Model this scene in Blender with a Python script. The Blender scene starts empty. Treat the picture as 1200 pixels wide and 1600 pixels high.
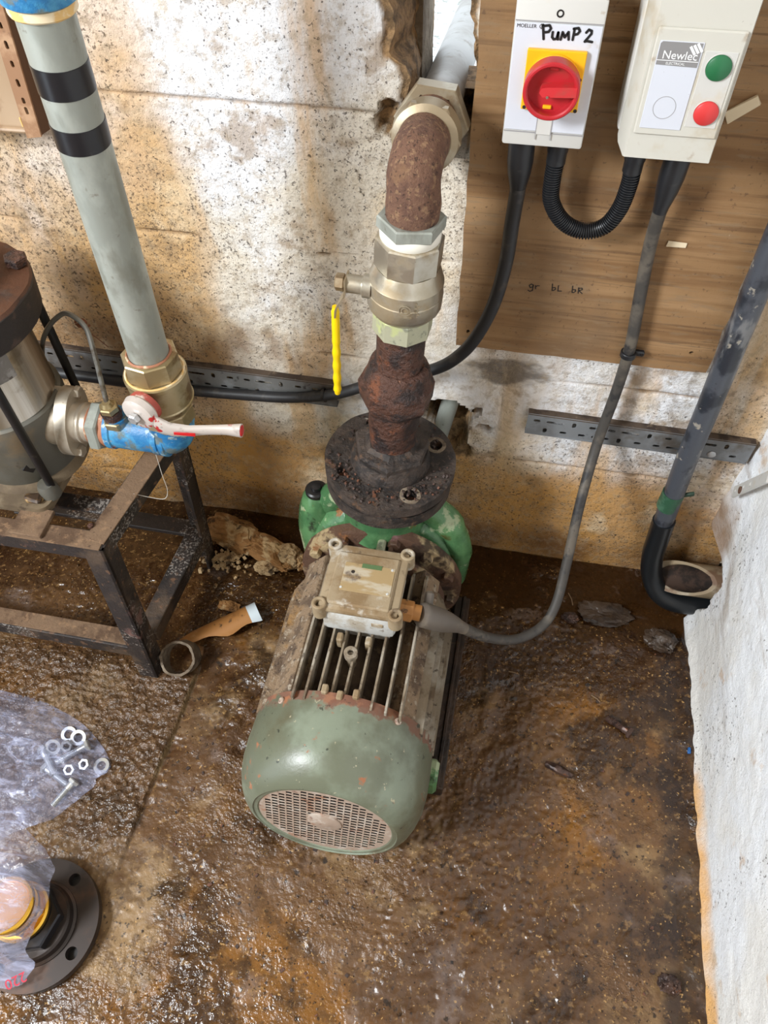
import bpy, bmesh, math, random
import numpy as np
from mathutils import Vector, Matrix, Quaternion
from mathutils.geometry import delaunay_2d_cdt

PI = math.pi
rnd = random.Random(7)
SC = bpy.context.scene
COL = SC.collection

# ------------------------------------------------------------------ camera
cd = bpy.data.cameras.new('camera')
cam = bpy.data.objects.new('camera', cd)
COL.objects.link(cam)
cd.sensor_fit = 'VERTICAL'
cd.sensor_height = 24.0
cd.lens = 18.0
cd.clip_start = 0.02
_dn = Vector((25, 900, 1200)).normalized()
_y = Vector((385, -1584, 1200))
_y = (_y - _dn * _dn.dot(_y)).normalized()
_z = -_dn
_x = _y.cross(_z)
right = Vector((_x[0], _y[0], _z[0]))
down = Vector((_x[1], _y[1], _z[1]))
fwd = Vector((_x[2], _y[2], _z[2]))
cam.matrix_world = Matrix(((right[0], -down[0], -fwd[0], 0), (right[1], -down[1], -fwd[1], 0),
                           (right[2], -down[2], -fwd[2], 1.5), (0, 0, 0, 1)))
SC.camera = cam

# ------------------------------------------------------------------ sky, daylight, exposure
w = bpy.data.worlds.new('sky')
SC.world = w
w.use_nodes = True
wn = w.node_tree
bg = wn.nodes['Background']
bg.inputs[0].default_value = (0.80, 0.90, 1.0, 1)
bg.inputs[1].default_value = 2.0

ld = bpy.data.lights.new('doorway_daylight', 'AREA')
ld.shape = 'RECTANGLE'
ld.size, ld.size_y = .55, .75
ld.energy = 70
ld.color = (0.93, 0.97, 1.0)
lo = bpy.data.objects.new('doorway_daylight', ld)
COL.objects.link(lo)
lo.location = (-1.82, -0.80, 2.25)
lo.rotation_euler = (Vector((-.05, .75, .45)) - Vector(lo.location)).to_track_quat('-Z', 'Y').to_euler()

SC.view_settings.view_transform = 'Standard'
SC.view_settings.look = 'None'
SC.view_settings.gamma = 1.0
SC.view_settings.use_curve_mapping = False
SC.view_settings.exposure = 0.55
SC.cycles.max_bounces = 10
SC.cycles.diffuse_bounces = 5
SC.cycles.glossy_bounces = 4
SC.cycles.transparent_max_bounces = 12
SC.cycles.use_denoising = True
SC.cycles.sample_clamp_indirect = 6.0


# ------------------------------------------------------------------ materials
def C3(c):
    def f(v):
        v /= 255.0
        return v / 12.92 if v <= 0.04045 else ((v + 0.055) / 1.055) ** 2.4
    return (f(c[0]), f(c[1]), f(c[2]), 1)


class NT:
    def __init__(s, name):
        s.m = bpy.data.materials.new(name)
        s.m.use_nodes = True
        s.t = s.m.node_tree
        s.b = s.t.nodes['Principled BSDF']
        s.out = s.t.nodes['Material Output']
        s.co = s.t.nodes.new('ShaderNodeTexCoord').outputs['Object']
        s.sep = None

    def n(s, t, **k):
        x = s.t.nodes.new(t)
        for a, b in k.items():
            setattr(x, a, b)
        return x

    def l(s, a, b):
        s.t.links.new(a, b)

    def val(s, sock, v):
        if hasattr(v, 'node'):
            s.l(v, sock)
        else:
            sock.default_value = v

    def math(s, op, a, b=0.0, clamp=False):
        x = s.n('ShaderNodeMath', operation=op, use_clamp=clamp)
        s.val(x.inputs[0], a)
        s.val(x.inputs[1], b)
        return x.outputs[0]

    def coords(s, stretch=(1, 1, 1), off=0.0):
        mp = s.n('ShaderNodeMapping')
        s.l(s.co, mp.inputs[0])
        mp.inputs['Scale'].default_value = stretch
        mp.inputs['Location'].default_value = (off, off * 1.7, off * 0.6)
        return mp.outputs[0]

    def noise(s, scale, detail=5, rough=0.6, stretch=(1, 1, 1), off=0.0, dist=0.0):
        x = s.n('ShaderNodeTexNoise')
        s.l(s.coords(stretch, off), x.inputs['Vector'])
        x.inputs['Scale'].default_value = scale
        x.inputs['Detail'].default_value = detail
        x.inputs['Roughness'].default_value = rough
        x.inputs['Distortion'].default_value = dist
        return x.outputs[0]

    def voro(s, scale, stretch=(1, 1, 1), off=0.0):
        x = s.n('ShaderNodeTexVoronoi')
        s.l(s.coords(stretch, off), x.inputs['Vector'])
        x.inputs['Scale'].default_value = scale
        return x.outputs['Distance']

    def ss(s, v, a, b, c=0.0, d=1.0):
        x = s.n('ShaderNodeMapRange', interpolation_type='SMOOTHSTEP')
        s.val(x.inputs[0], v)
        for i, q in enumerate((a, b, c, d)):
            x.inputs[1 + i].default_value = q
        return x.outputs[0]

    def axis(s, a):
        if s.sep is None:
            s.sep = s.n('ShaderNodeSeparateXYZ')
            s.l(s.co, s.sep.inputs[0])
        return s.sep.outputs['XYZ'.index(a)]

    def mixc(s, f, a, b):
        x = s.n('ShaderNodeMix', data_type='RGBA')
        s.val(x.inputs[0], f)
        s.val(x.inputs[6], a)
        s.val(x.inputs[7], b)
        return x.outputs[2]

    def mixf(s, f, a, b):
        x = s.n('ShaderNodeMix', data_type='FLOAT')
        s.val(x.inputs[0], f)
        s.val(x.inputs[2], a)
        s.val(x.inputs[3], b)
        return x.outputs[0]


def MAT(name, base, layers=(), rough=0.6, metal=0.0, bump=(), spec=0.5, attr=None, coat=0.0, bump_mod=None):
    """layers: dicts color, scale, lo, hi, detail, rough_t, stretch, off, fac, grads, rough, metal, voro"""
    N = NT(name)
    col, r, me = C3(base), rough, metal
    for i, L in enumerate(layers):
        off = L.get('off', 3.1 * i + 1.3)
        st = L.get('stretch', (1, 1, 1))
        if L.get('voro'):
            v = N.math('SUBTRACT', 1.0, N.voro(L['scale'], st, off))
        else:
            v = N.noise(L['scale'], L.get('detail', 5), L.get('rough_t', 0.6), st, off, L.get('dist', 0.0))
        if L.get('mod'):
            ms, ml, mh = L['mod']
            v = N.math('MULTIPLY', v, N.ss(N.noise(ms, 3, 0.5, (1, 1, 1), off + 9), ml, mh))
        if L.get('grads'):
            g = None
            for (ax, a, b) in L['grads']:
                q = N.ss(N.axis(ax), min(a, b), max(a, b), 0.0 if a < b else 1.0, 1.0 if a < b else 0.0)
                g = q if g is None else N.math('MULTIPLY', g, q)
            v = N.math('MULTIPLY', N.math('MULTIPLY', v, 2.0), g)
        m = N.ss(v, L['lo'], L['hi'], 0.0, L.get('fac', 1.0))
        col = N.mixc(m, col, C3(L['color']))
        if 'rough' in L:
            r = N.mixf(m, r, L['rough'])
        if 'metal' in L:
            me = N.mixf(m, me, L['metal'])
    if attr:
        for an, ac in attr:
            A = N.n('ShaderNodeAttribute', attribute_name=an)
            nn = N.noise(45, 5, 0.7, (1, 1, 1), 5.0)
            cc = N.mixc(N.ss(nn, 0.35, 0.65), C3(ac), C3(tuple(int(q * 0.55) for q in ac)))
            col = N.mixc(A.outputs['Fac'], col, cc)
    N.val(N.b.inputs['Base Color'], col)
    N.val(N.b.inputs['Roughness'], r)
    N.val(N.b.inputs['Metallic'], me)
    N.b.inputs['Specular IOR Level'].default_value = spec
    N.b.inputs['Coat Weight'].default_value = coat
    N.b.inputs['Coat Roughness'].default_value = .16
    prev = None
    for (sc, strength, dist, *det) in bump:
        bn = N.n('ShaderNodeBump')
        bn.inputs['Strength'].default_value = strength
        bn.inputs['Distance'].default_value = dist
        if bump_mod:
            bs, bl, bh, bmin, ba = bump_mod
            A = N.n('ShaderNodeAttribute', attribute_name=ba)
            q = N.math('ADD', N.ss(N.noise(bs, 3, .5, (1, 1, 1), 7.7), bl, bh, bmin, .8), A.outputs['Fac'], True)
            N.l(N.math('MULTIPLY', q, strength), bn.inputs['Strength'])
        N.l(N.noise(sc, det[0] if det else 5, 0.5 if det else 0.65, (1, 1, 1), sc * 0.37), bn.inputs['Height'])
        if prev is not None:
            N.l(prev, bn.inputs['Normal'])
        prev = bn.outputs[0]
    if prev is not None:
        N.l(prev, N.b.inputs['Normal'])
        if coat:
            N.l(prev, N.b.inputs['Coat Normal'])
    return N.m


def L(color, scale, lo, hi, **k):
    return dict(color=color, scale=scale, lo=lo, hi=hi, **k)


WALL_LAYERS = [
    L((236, 238, 244), 2.6, .42, .58, fac=.85),
    L((200, 166, 116), 2.0, .5, .64, stretch=(1.7, 1, .35), fac=.8),
    L((196, 148, 76), 1.7, .42, .9, fac=.8, grads=[('X', -.42, -.6)]),
    L((206, 158, 88), 4.2, .52, .66, stretch=(2.2, 1, .5), fac=.65),
    L((196, 144, 70), 3.4, .36, 1.0, fac=.92, grads=[('Z', .47, .2)]),
    L((228, 206, 172), 6.5, .55, .68, fac=.7),
    L((112, 74, 38), 5.0, .62, 1.25, fac=.8, grads=[('Z', .24, .03)]),
    L((128, 94, 60), 6.0, .72, 1.1, fac=.8, stretch=(1, 1, .6), grads=[('X', -.28, -.36), ('Z', .42, .47), ('Z', .74, .5)]),
    L((84, 72, 60), 9.0, .78, 1.15, fac=.8, stretch=(1, 1, 2), grads=[('X', -.2, -.05), ('X', .2, .02), ('Z', .47, .52), ('Z', .63, .56)]),  # mould band, with the riser valve's shadow painted into the same colour
    L((150, 120, 84), 14, .56, .68, fac=.6),
    L((168, 148, 120), 52, .48, .62, fac=.5, detail=9, rough_t=.75),
    L((128, 110, 90), 40, .52, .64, fac=.5, detail=8, rough_t=.7, mod=(5, .34, .58)),
    L((96, 80, 64), 230, .56, .64, fac=.75, detail=6, mod=(4.4, .28, .58)),
    L((58, 47, 40), 190, .585, .645, fac=.8, detail=7, mod=(3, .25, .5)),
    L((46, 38, 33), 50, .665, .70, fac=.85, detail=7),
    L((76, 60, 44), 170, 1.13, 1.26, fac=.8, detail=6, grads=[('X', -.3, -.62)]),
    L((104, 84, 60), 60, 1.10, 1.30, fac=.55, detail=9, rough_t=.75, grads=[('X', -.25, -.6)]),
]
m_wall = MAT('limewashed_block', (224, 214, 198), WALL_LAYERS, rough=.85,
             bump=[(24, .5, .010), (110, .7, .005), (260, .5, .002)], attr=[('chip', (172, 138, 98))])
m_core = MAT('block_core', (150, 136, 116), [L((112, 96, 76), 20, .4, .6)], rough=.95, bump=[(60, .8, .01)])
m_wallr = MAT('limewash_render', (232, 230, 226), [
    L((238, 241, 246), 3, .42, .58, fac=.85),
    L((228, 168, 84), 5, .5, 1.05, fac=.9, grads=[('Z', .10, .0), ('Y', .75, .5)]),
    L((196, 152, 92), 10, .62, .72, fac=.55),
    L((150, 128, 104), 9, .58, .7, fac=.55, stretch=(1, .3, 1)),
    L((120, 108, 96), 70, .58, .68, fac=.5, detail=5, mod=(5, .38, .62)),
    L((74, 64, 56), 130, .60, .66, fac=.8, detail=4, mod=(5, .34, .6)),
    L((140, 104, 64), 6, .45, 1.0, fac=.85, grads=[('Y', .88, 1.0), ('Z', .55, .1)]),
], rough=.85, bump=[(18, .4, .012), (70, .6, .006), (220, .6, .003)], attr=[('chip', (110, 84, 58))])
m_plain = MAT('plain_whitewash', (176, 164, 146), [L((150, 134, 110), 2, .4, .65)], rough=.9)
m_floor = MAT('muddy_concrete', (102, 72, 43), [
    L((76, 50, 28), 3.0, .46, .60, fac=.9, rough=.32),
    L((128, 84, 30), 2.6, .51, .62, fac=.85, rough=.28),
    L((152, 124, 86), 4.2, .54, .66, fac=.75, rough=.6),
    L((46, 28, 15), 6.5, .52, .62, fac=.88, rough=.24),
    L((50, 30, 14), 3.5, .36, .9, fac=.92, rough=.10, grads=[('Y', .6, .8)]),
    L((46, 31, 22), 9, .5, .95, fac=.85, rough=.3, grads=[('X', .36, .44)]),
    L((122, 106, 98), 6, .58, .68, fac=.65, rough=.22),
    L((82, 57, 33), 46, .5, .6, fac=.6, detail=6),
    L((150, 116, 72), 80, .58, .66, fac=.5, detail=6),
    L((190, 150, 94), 150, .65, .69, fac=.75, detail=3),
    L((36, 23, 14), 100, .60, .66, fac=.8, detail=5),
    L((30, 20, 13), 30, .64, .68, fac=.85, detail=7),
], rough=.42, spec=.55, coat=.07, bump_mod=(5.5, .42, .66, .2, 'slab'), bump=[(52, .8, .0055, 2), (150, .95, .0055, 2)], attr=[('slab', (104, 78, 54)), ('arris', (150, 126, 92))])
m_out = MAT('outside_gravel', (214, 214, 210), [L((150, 150, 140), 25, .5, .6), L((96, 84, 60), 60, .62, .7),
                                                L((230, 234, 240), 9, .5, .6)], rough=.9, bump=[(50, .5, .02)])
m_rust = MAT('brown_rust', (116, 84, 66), [L((94, 66, 54), 45, .45, .62, fac=.8, detail=8), L((152, 120, 90), 110, .54, .64, fac=.7, detail=6), L((140, 106, 76), 12, .56, .68, fac=.6),
                                           L((62, 42, 34), 210, .56, .64, fac=.8), L((176, 124, 70), 26, .70, .75, fac=.7)],
             rough=.85, bump=[(140, .9, .004), (420, .7, .002)])
m_scale = MAT('scaly_dark_rust', (88, 58, 46), [L((50, 38, 36), 22, .46, .6), L((132, 78, 50), 30, .56, .68, fac=.75),
                                                L((176, 120, 84), 60, .68, .76, fac=.7), L((36, 28, 28), 90, .56, .66, fac=.8)],
              rough=.42, bump=[(45, 1.0, .014), (150, .9, .005)])
m_flange = MAT('blackened_iron', (66, 56, 50), [L((38, 33, 31), 26, .42, .6), L((104, 76, 54), 40, .58, .7, fac=.8),
                                                L((190, 178, 164), 16, .67, .72, fac=.8), L((86, 72, 62), 110, .55, .65, fac=.7)],
               rough=.6, bump=[(70, .8, .006), (220, .7, .002)])
m_nickel = MAT('nickel_plate', (176, 166, 146), [L((204, 200, 188), 10, .45, .6, fac=.8), L((156, 134, 98), 12, .52, .66, fac=.75, rough=.6, metal=.4),
                                                 L((120, 98, 70), 60, .66, .74, fac=.6)], rough=.32, metal=.85, bump=[(200, .12, .001)])
m_nickel_dusty = MAT('dusty_nickel', (158, 142, 116), [L((178, 168, 148), 12, .45, .6), L((124, 96, 64), 20, .58, .7, fac=.6)], rough=.5, metal=.6,
                     bump=[(150, .2, .001)])
m_lime = MAT('limescaled_nickel', (186, 186, 160), [L((206, 214, 150), 30, .5, .62, fac=.8), L((120, 122, 108), 50, .56, .66, fac=.7)],
             rough=.5, metal=.35, bump=[(80, .4, .002)])
m_tape_white = MAT('thread_tape', (232, 228, 216), [L((206, 150, 70), 30, .66, .74)], rough=.6)
m_galv = MAT('galvanised_pipe', (152, 156, 148), [L((176, 180, 172), 14, .45, .6, fac=.8, stretch=(1, 1, .5)),
                                                  L((128, 128, 116), 22, .5, .66, fac=.7, stretch=(1, 1, .4)),
                                                  L((112, 104, 88), 60, .62, .72, fac=.6)], rough=.5, metal=.35, bump=[(90, .2, .001)])
m_pvc_grey = MAT('grey_pipe', (150, 142, 132), [L((172, 168, 162), 10, .45, .6), L((120, 104, 84), 30, .58, .7, fac=.6)], rough=.5, metal=.2)
m_tape_black = MAT('black_tape', (28, 28, 32), [L((70, 68, 66), 40, .64, .74, fac=.5)], rough=.32)
m_blue = MAT('blue_paint', (38, 112, 164), [L((74, 150, 190), 26, .45, .58, fac=.8), L((26, 84, 128), 20, .55, .66, fac=.7), L((160, 178, 178), 45, .585, .64, fac=.8),
                                            L((104, 110, 100), 22, .56, .64, fac=.85), L((150, 84, 44), 60, .66, .70, fac=.9)],
             rough=.42, bump=[(70, .5, .003)])
m_brass_old = MAT('tarnished_brass', (168, 150, 112), [L((190, 176, 144), 16, .45, .6), L((120, 92, 56), 26, .55, .68, fac=.8)], rough=.42, metal=.75,
                  bump=[(90, .2, .001)])
m_brass = MAT('bright_brass', (226, 178, 72), [L((200, 146, 50), 20, .5, .65)], rough=.25, metal=.95)
m_brass_dull = MAT('sandblasted_brass', (180, 128, 62), [L((150, 100, 46), 12, .45, .65)], rough=.5, metal=.7)
m_sealant = MAT('orange_sealant', (162, 108, 80), [L((212, 190, 160), 40, .55, .65)], rough=.7)
m_tan_seal = MAT('tan_sealant', (222, 182, 116), [L((232, 214, 180), 30, .5, .6)], rough=.6)
m_lever = MAT('worn_red_lever', (206, 196, 188), [L((186, 44, 42), 26, .60, .63), L((150, 140, 132), 60, .56, .68, fac=.6)], rough=.4, metal=.25)
m_lever_red = MAT('chipped_red_lever', (168, 78, 66), [L((206, 190, 178), 22, .52, .6), L((150, 60, 50), 40, .56, .64, fac=.7)], rough=.55)
m_red_paint = MAT('red_paint', (196, 32, 36), rough=.4)
m_stainless = MAT('stainless', (168, 158, 144), [L((196, 190, 180), 3, .45, .6, stretch=(8, 8, .2)), L((120, 104, 84), 12, .6, .72, fac=.6)], rough=.3, metal=.95)
m_casting = MAT('grey_casting', (104, 102, 94), [L((96, 92, 80), 9, .42, .6), L((140, 118, 88), 7, .56, .7, fac=.7), L((70, 58, 44), 30, .6, .7, fac=.7)],
                rough=.55, metal=.3, bump=[(120, .3, .001)])
m_foot = MAT('mud_dusted_casting', (112, 96, 74), [L((84, 70, 54), 9, .45, .62, fac=.8), L((146, 132, 108), 14, .56, .7, fac=.7), L((58, 44, 32), 40, .6, .7, fac=.8)], rough=.75, bump=[(120, .4, .002)])
m_casting_lt = MAT('cast_stainless', (186, 176, 160), [L((150, 132, 106), 14, .5, .66, fac=.7), L((120, 90, 60), 50, .64, .72, fac=.6)], rough=.45, metal=.6,
                   bump=[(120, .25, .001)])
m_blackbar = MAT('black_bar', (24, 23, 24), [L((74, 68, 60), 60, .66, .74, fac=.5)], rough=.35)
m_rustflange = MAT('rusty_black_flange', (40, 34, 32), [L((88, 54, 34), 14, .55, .9, fac=.9, grads=[('Z', .372, .379)]),
                                                       L((74, 58, 50), 40, .55, .66, fac=.7)], rough=.6, bump=[(60, .5, .004)])
m_stand = MAT('old_black_steel', (44, 37, 34), [L((84, 68, 54), 12, .48, .64, fac=.8), L((28, 24, 22), 9, .52, .64, fac=.8),
                                                L((112, 82, 60), 60, .58, .66, fac=.65), L((158, 150, 142), 200, .50, .62, fac=.7, detail=4, mod=(7, .40, .58)), L((126, 92, 84), 14, .62, .7, fac=.6)],
              rough=.55, bump=[(90, .6, .003), (300, .5, .001)])
m_stand_top = MAT('mud_dusted_steel', (118, 94, 72), [L((88, 66, 48), 18, .45, .62), L((142, 112, 84), 60, .55, .66, fac=.7), L((60, 44, 34), 140, .6, .7, fac=.7)],
                  rough=.9, bump=[(140, .6, .003)])
m_alu = MAT('dirty_aluminium', (142, 128, 108), [L((172, 164, 150), 14, .48, .62, fac=.8), L((98, 80, 60), 18, .5, .64, fac=.85), L((66, 52, 40), 60, .58, .68, fac=.8)],
            rough=.75, metal=.1, bump=[(120, .6, .003)])
m_alu_dark = MAT('grimy_aluminium', (78, 64, 50), [L((52, 40, 30), 20, .45, .6), L((112, 94, 74), 50, .58, .68, fac=.7)], rough=.85, bump=[(120, .7, .004)])
m_alu_mud = MAT('muddy_aluminium', (138, 116, 92), [L((96, 78, 62), 26, .44, .6), L((176, 164, 146), 70, .56, .66, fac=.7), L((58, 46, 38), 110, .58, .66, fac=.8),
                                                    L((172, 128, 66), 14, .6, .72, fac=.6)], rough=.9, bump=[(130, .9, .004)])
m_boxlid = MAT('chalky_aluminium', (158, 140, 112), [L((132, 108, 76), 12, .45, .62), L((192, 186, 174), 22, .55, .66, fac=.8), L((92, 74, 56), 40, .6, .7, fac=.7)],
               rough=.75, metal=.05, bump=[(150, .4, .002)])
m_boxwall = MAT('pale_oxidised_aluminium', (196, 196, 192), [L((170, 160, 144), 18, .52, .66), L((120, 104, 84), 70, .62, .7, fac=.7)], rough=.7, bump=[(150, .5, .002)])
m_plate = MAT('worn_nameplate', (164, 140, 100), [L((184, 172, 150), 40, .5, .62, stretch=(.3, 1, 1)), L((84, 66, 60), 16, .6, .68, fac=.8)], rough=.6)
m_label_green = MAT('green_sticker', (84, 110, 70), [L((120, 120, 90), 80, .55, .65)], rough=.6)
m_cowl = MAT('faded_green_cowl', (102, 106, 88), [
    L((132, 142, 124), 6, .46, .62, fac=.85),
    L((92, 84, 62), 7, .52, .68, fac=.75),
    L((146, 98, 72), 12, .84, 1.02, fac=.95, rough=.85, detail=10, rough_t=.75, grads=[('Y', -.20, -.110)]),
    L((120, 82, 66), 40, .78, .98, fac=.85, rough=.9, detail=8, grads=[('Y', -.19, -.118)]),
    L((158, 100, 68), 20, .64, .69, fac=.9, rough=.85),
    L((186, 176, 148), 75, .66, .71, fac=.8), L((48, 50, 42), 80, .65, .7, fac=.85), L((44, 50, 40), 9, .70, .715, fac=.8)],
    rough=.34, bump=[(24, .15, .006), (140, .2, .001)])
m_cowl_rust = MAT('rusted_mesh', (168, 148, 132), [L((156, 112, 86), 30, .55, .68, fac=.8), L((190, 178, 166), 40, .52, .62, fac=.7), L((120, 86, 72), 60, .58, .68, fac=.8)], rough=.75, bump=[(150, .5, .001)])
m_cowl_dark = MAT('cowl_shade_black', (16, 11, 10), rough=.9)  # near-black in place of the shade inside the cowl
m_green = MAT('green_pump_paint', (66, 106, 68), [L((96, 140, 92), 10, .46, .6, fac=.75), L((168, 178, 142), 13, .585, .63, fac=.85),
                                                  L((84, 70, 34), 10, .56, .64, fac=.85), L((30, 28, 20), 15, .6, .68, fac=.85), L((150, 90, 50), 30, .66, .71, fac=.8)],
              rough=.22, bump=[(30, .35, .006), (90, .2, .002)])
m_adaptor = MAT('flaking_adaptor', (92, 66, 50), [L((178, 156, 118), 13, .50, .58, fac=.9), L((52, 36, 28), 18, .5, .62, fac=.9), L((140, 92, 54), 30, .62, .7, fac=.8),
                                                  L((132, 96, 96), 10, .64, .7, fac=.7)], rough=.6, bump=[(60, .7, .005), (200, .5, .002)])
m_rail = MAT('mud_covered_steel', (58, 42, 30), [L((34, 25, 18), 14, .45, .6), L((90, 66, 44), 40, .58, .68, fac=.7)], rough=.5, bump=[(60, .7, .005)])
m_boot = MAT('grey_heatshrink', (104, 96, 88), [L((128, 116, 100), 12, .45, .62), L((84, 66, 46), 20, .6, .7, fac=.6)], rough=.5)
m_cable = MAT('black_cable', (40, 40, 42), [L((74, 70, 66), 30, .52, .66, fac=.7), L((104, 92, 78), 14, .64, .74, fac=.5)], rough=.5)
m_cable_dusty = MAT('dusty_cable', (66, 62, 58), [L((98, 90, 80), 14, .48, .64), L((44, 42, 42), 30, .56, .66)], rough=.6)
m_rubber = MAT('black_plastic', (30, 31, 34), [L((62, 60, 58), 40, .62, .72, fac=.5)], rough=.4)
m_conduit = MAT('scuffed_black_conduit', (72, 75, 82), [L((42, 45, 52), 14, .48, .58), L((124, 124, 124), 20, .57, .64, fac=.75, stretch=(1, 1, .3)), L((168, 160, 146), 50, .62, .68, fac=.7), L((40, 36, 34), 70, .66, .7, fac=.8)], rough=.38, bump=[(90, .3, .001)])
m_conduit_low = MAT('black_sleeve', (24, 27, 30), [L((60, 56, 50), 30, .62, .72, fac=.5)], rough=.35)
m_green_tape = MAT('green_tape', (46, 84, 62), [L((70, 106, 84), 50, .5, .62)], rough=.5)
m_ply = MAT('plywood', (144, 110, 73), [
    L((164, 130, 92), 6, .45, .62, stretch=(.3, 1, 2.2), fac=.75),
    L((118, 84, 50), 9, .50, .64, stretch=(.2, 1, 4), fac=.7),
    L((100, 72, 46), 34, .55, .66, stretch=(.1, 1, 3), fac=.65),
    L((66, 62, 54), 46, .64, .70, stretch=(.12, 1, 3.4), fac=.75),
    L((112, 88, 64), 2.4, .48, .64, fac=.7),
    L((134, 112, 86), 80, .54, .66, stretch=(.25, 1, 1.4), fac=.5),
    L((84, 62, 44), 150, .62, .68, fac=.6),
    L((204, 182, 152), 120, .70, .75, fac=.7)], rough=.75, bump=[(60, .3, .002), (200, .25, .001)])
m_white = MAT('white_plastic', (200, 198, 193), [L((196, 182, 158), 16, .56, .7, fac=.6), L((150, 124, 90), 40, .68, .76, fac=.5)], rough=.45)
m_cream = MAT('cream_plastic', (198, 195, 185), [L((176, 158, 126), 10, .50, .66, fac=.75), L((142, 114, 80), 26, .62, .72, fac=.6), L((96, 76, 56), 130, .68, .73, fac=.6)], rough=.5)
m_facepl = MAT('white_faceplate', (204, 207, 216), [L((178, 156, 120), 22, .60, .72, fac=.5), L((96, 78, 58), 130, .70, .74, fac=.7)], rough=.35)
m_grey_print = MAT('grey_print', (134, 132, 132), rough=.45)
m_white_print = MAT('white_print', (238, 238, 238), rough=.45)
m_line = MAT('thin_grey_line', (150, 148, 150), rough=.5)
m_ink = MAT('black_ink', (18, 18, 20), rough=.5)
m_ink_faint = MAT('faded_ink', (40, 32, 28), rough=.6)
m_ink_red = MAT('red_ink', (206, 66, 84), rough=.5)
m_yellow = MAT('yellow_plastic', (238, 178, 22), [L((206, 140, 30), 26, .62, .72, fac=.6)], rough=.4)
m_handle_y = MAT('yellow_grip', (246, 206, 12), [L((190, 140, 20), 60, .68, .75, fac=.6)], rough=.3)
m_red = MAT('red_plastic', (178, 36, 44), [L((168, 62, 52), 18, .55, .68, fac=.6)], rough=.35)
m_red_dusty = MAT('dusty_red_plastic', (172, 62, 56), [L((196, 40, 46), 12, .5, .6)], rough=.5)
m_btn_green = MAT('green_button', (36, 104, 64), [L((70, 120, 80), 60, .64, .72, fac=.5)], rough=.4)
m_btn_red = MAT('red_button', (206, 56, 56), [L((220, 100, 96), 30, .6, .7, fac=.5)], rough=.4)
m_strip = MAT('galvanised_tray', (128, 130, 132), [L((152, 156, 160), 9, .45, .6), L((96, 86, 74), 12, .54, .68, fac=.8), L((60, 50, 42), 40, .62, .72, fac=.7)], rough=.5, metal=.45)
m_strip_dark = MAT('grimy_tray', (124, 124, 122), [L((150, 152, 154), 9, .48, .6), L((86, 74, 62), 7, .52, .66, fac=.8), L((44, 36, 30), 40, .6, .7, fac=.8)], rough=.6, metal=.3)
m_tray_dust = MAT('dusty_tray_top', (84, 70, 58), [L((58, 46, 38), 30, .45, .62), L((120, 104, 86), 50, .6, .7, fac=.7)], rough=.9)
m_bore = MAT('shaded_bore', (70, 52, 42), [L((40, 30, 24), 40, .45, .6), L((112, 84, 70), 50, .62, .7, fac=.7)], rough=.8)  # dark brown stands in for the shade inside the pipe stub
m_tube = MAT('grey_capillary', (122, 122, 118), [L((88, 78, 66), 30, .52, .66)], rough=.4, metal=.6)
m_cover = MAT('tan_cover', (172, 146, 118), [L((198, 178, 152), 5, .46, .64), L((130, 98, 70), 18, .6, .72, fac=.7)], rough=.3)
m_cover_edge = MAT('brown_perforated_edge', (150, 112, 82), [L((178, 142, 110), 20, .5, .64), L((96, 64, 44), 30, .62, .72, fac=.7)], rough=.55)
m_cover_side = MAT('dark_brown_side', (88, 58, 36), rough=.6)
m_rubble = MAT('ochre_rubble', (150, 108, 62), [L((190, 160, 116), 22, .5, .6), L((92, 64, 38), 14, .5, .62, fac=.9), L((50, 36, 24), 36, .56, .66, fac=.85)], rough=.9, bump=[(50, .8, .01)])
m_rubble_pale = MAT('pale_rubble', (182, 154, 114), [L((142, 110, 74), 20, .5, .6), L((70, 52, 36), 40, .56, .66, fac=.85)], rough=.9, bump=[(60, .8, .008)])
m_shard = MAT('mud_stained_shard', (168, 116, 62), [L((196, 158, 110), 10, .5, .62), L((110, 72, 38), 14, .54, .66, fac=.8), L((50, 36, 26), 50, .62, .7, fac=.8)], rough=.6)
m_shard_white = MAT('pale_blue_white', (206, 218, 224), [L((90, 80, 70), 60, .66, .72)], rough=.5)
m_cutpipe = MAT('fibrous_grey_pipe', (112, 98, 82), [L((146, 132, 114), 18, .48, .62), L((70, 56, 44), 30, .56, .68, fac=.8)], rough=.9, bump=[(120, .7, .003)])
m_clay = MAT('grimy_cream_pipe', (150, 132, 106), [L((176, 164, 144), 12, .5, .62), L((110, 78, 58), 18, .56, .68, fac=.8)], rough=.6)
m_bolt_rust = MAT('wet_rusty_bolt', (84, 64, 56), [L((52, 38, 34), 60, .48, .62), L((128, 78, 44), 90, .6, .7, fac=.7)], rough=.3, metal=.3, bump=[(300, .6, .001)])
m_zinc = MAT('zinc_plate', (196, 198, 200), [L((222, 216, 196), 60, .55, .66, fac=.6)], rough=.3, metal=.7)
m_newflange = MAT('black_steel', (60, 53, 50), [L((88, 66, 54), 9, .46, .64), L((36, 34, 34), 14, .52, .66, fac=.7), L((120, 112, 104), 110, .72, .76, fac=.6)], rough=.38, metal=.5)
m_hex_black = MAT('black_oxide', (50, 50, 54), [L((84, 84, 88), 20, .58, .7, fac=.5)], rough=.3, metal=.6)
m_gravel = MAT('mixed_grit', (98, 74, 48), [L((58, 42, 28), 40, .46, .56), L((160, 130, 84), 55, .58, .66), L((160, 96, 46), 48, .69, .72)], rough=.5)
m_grit_rust = MAT('rust_flakes', (62, 48, 42), [L((110, 70, 50), 60, .5, .62), L((34, 28, 26), 70, .55, .65)], rough=.7)
m_green_strap = MAT('dark_green_strap', (36, 60, 44), rough=.5)
m_leaf = MAT('dead_leaf', (110, 64, 40), rough=.8)
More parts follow.
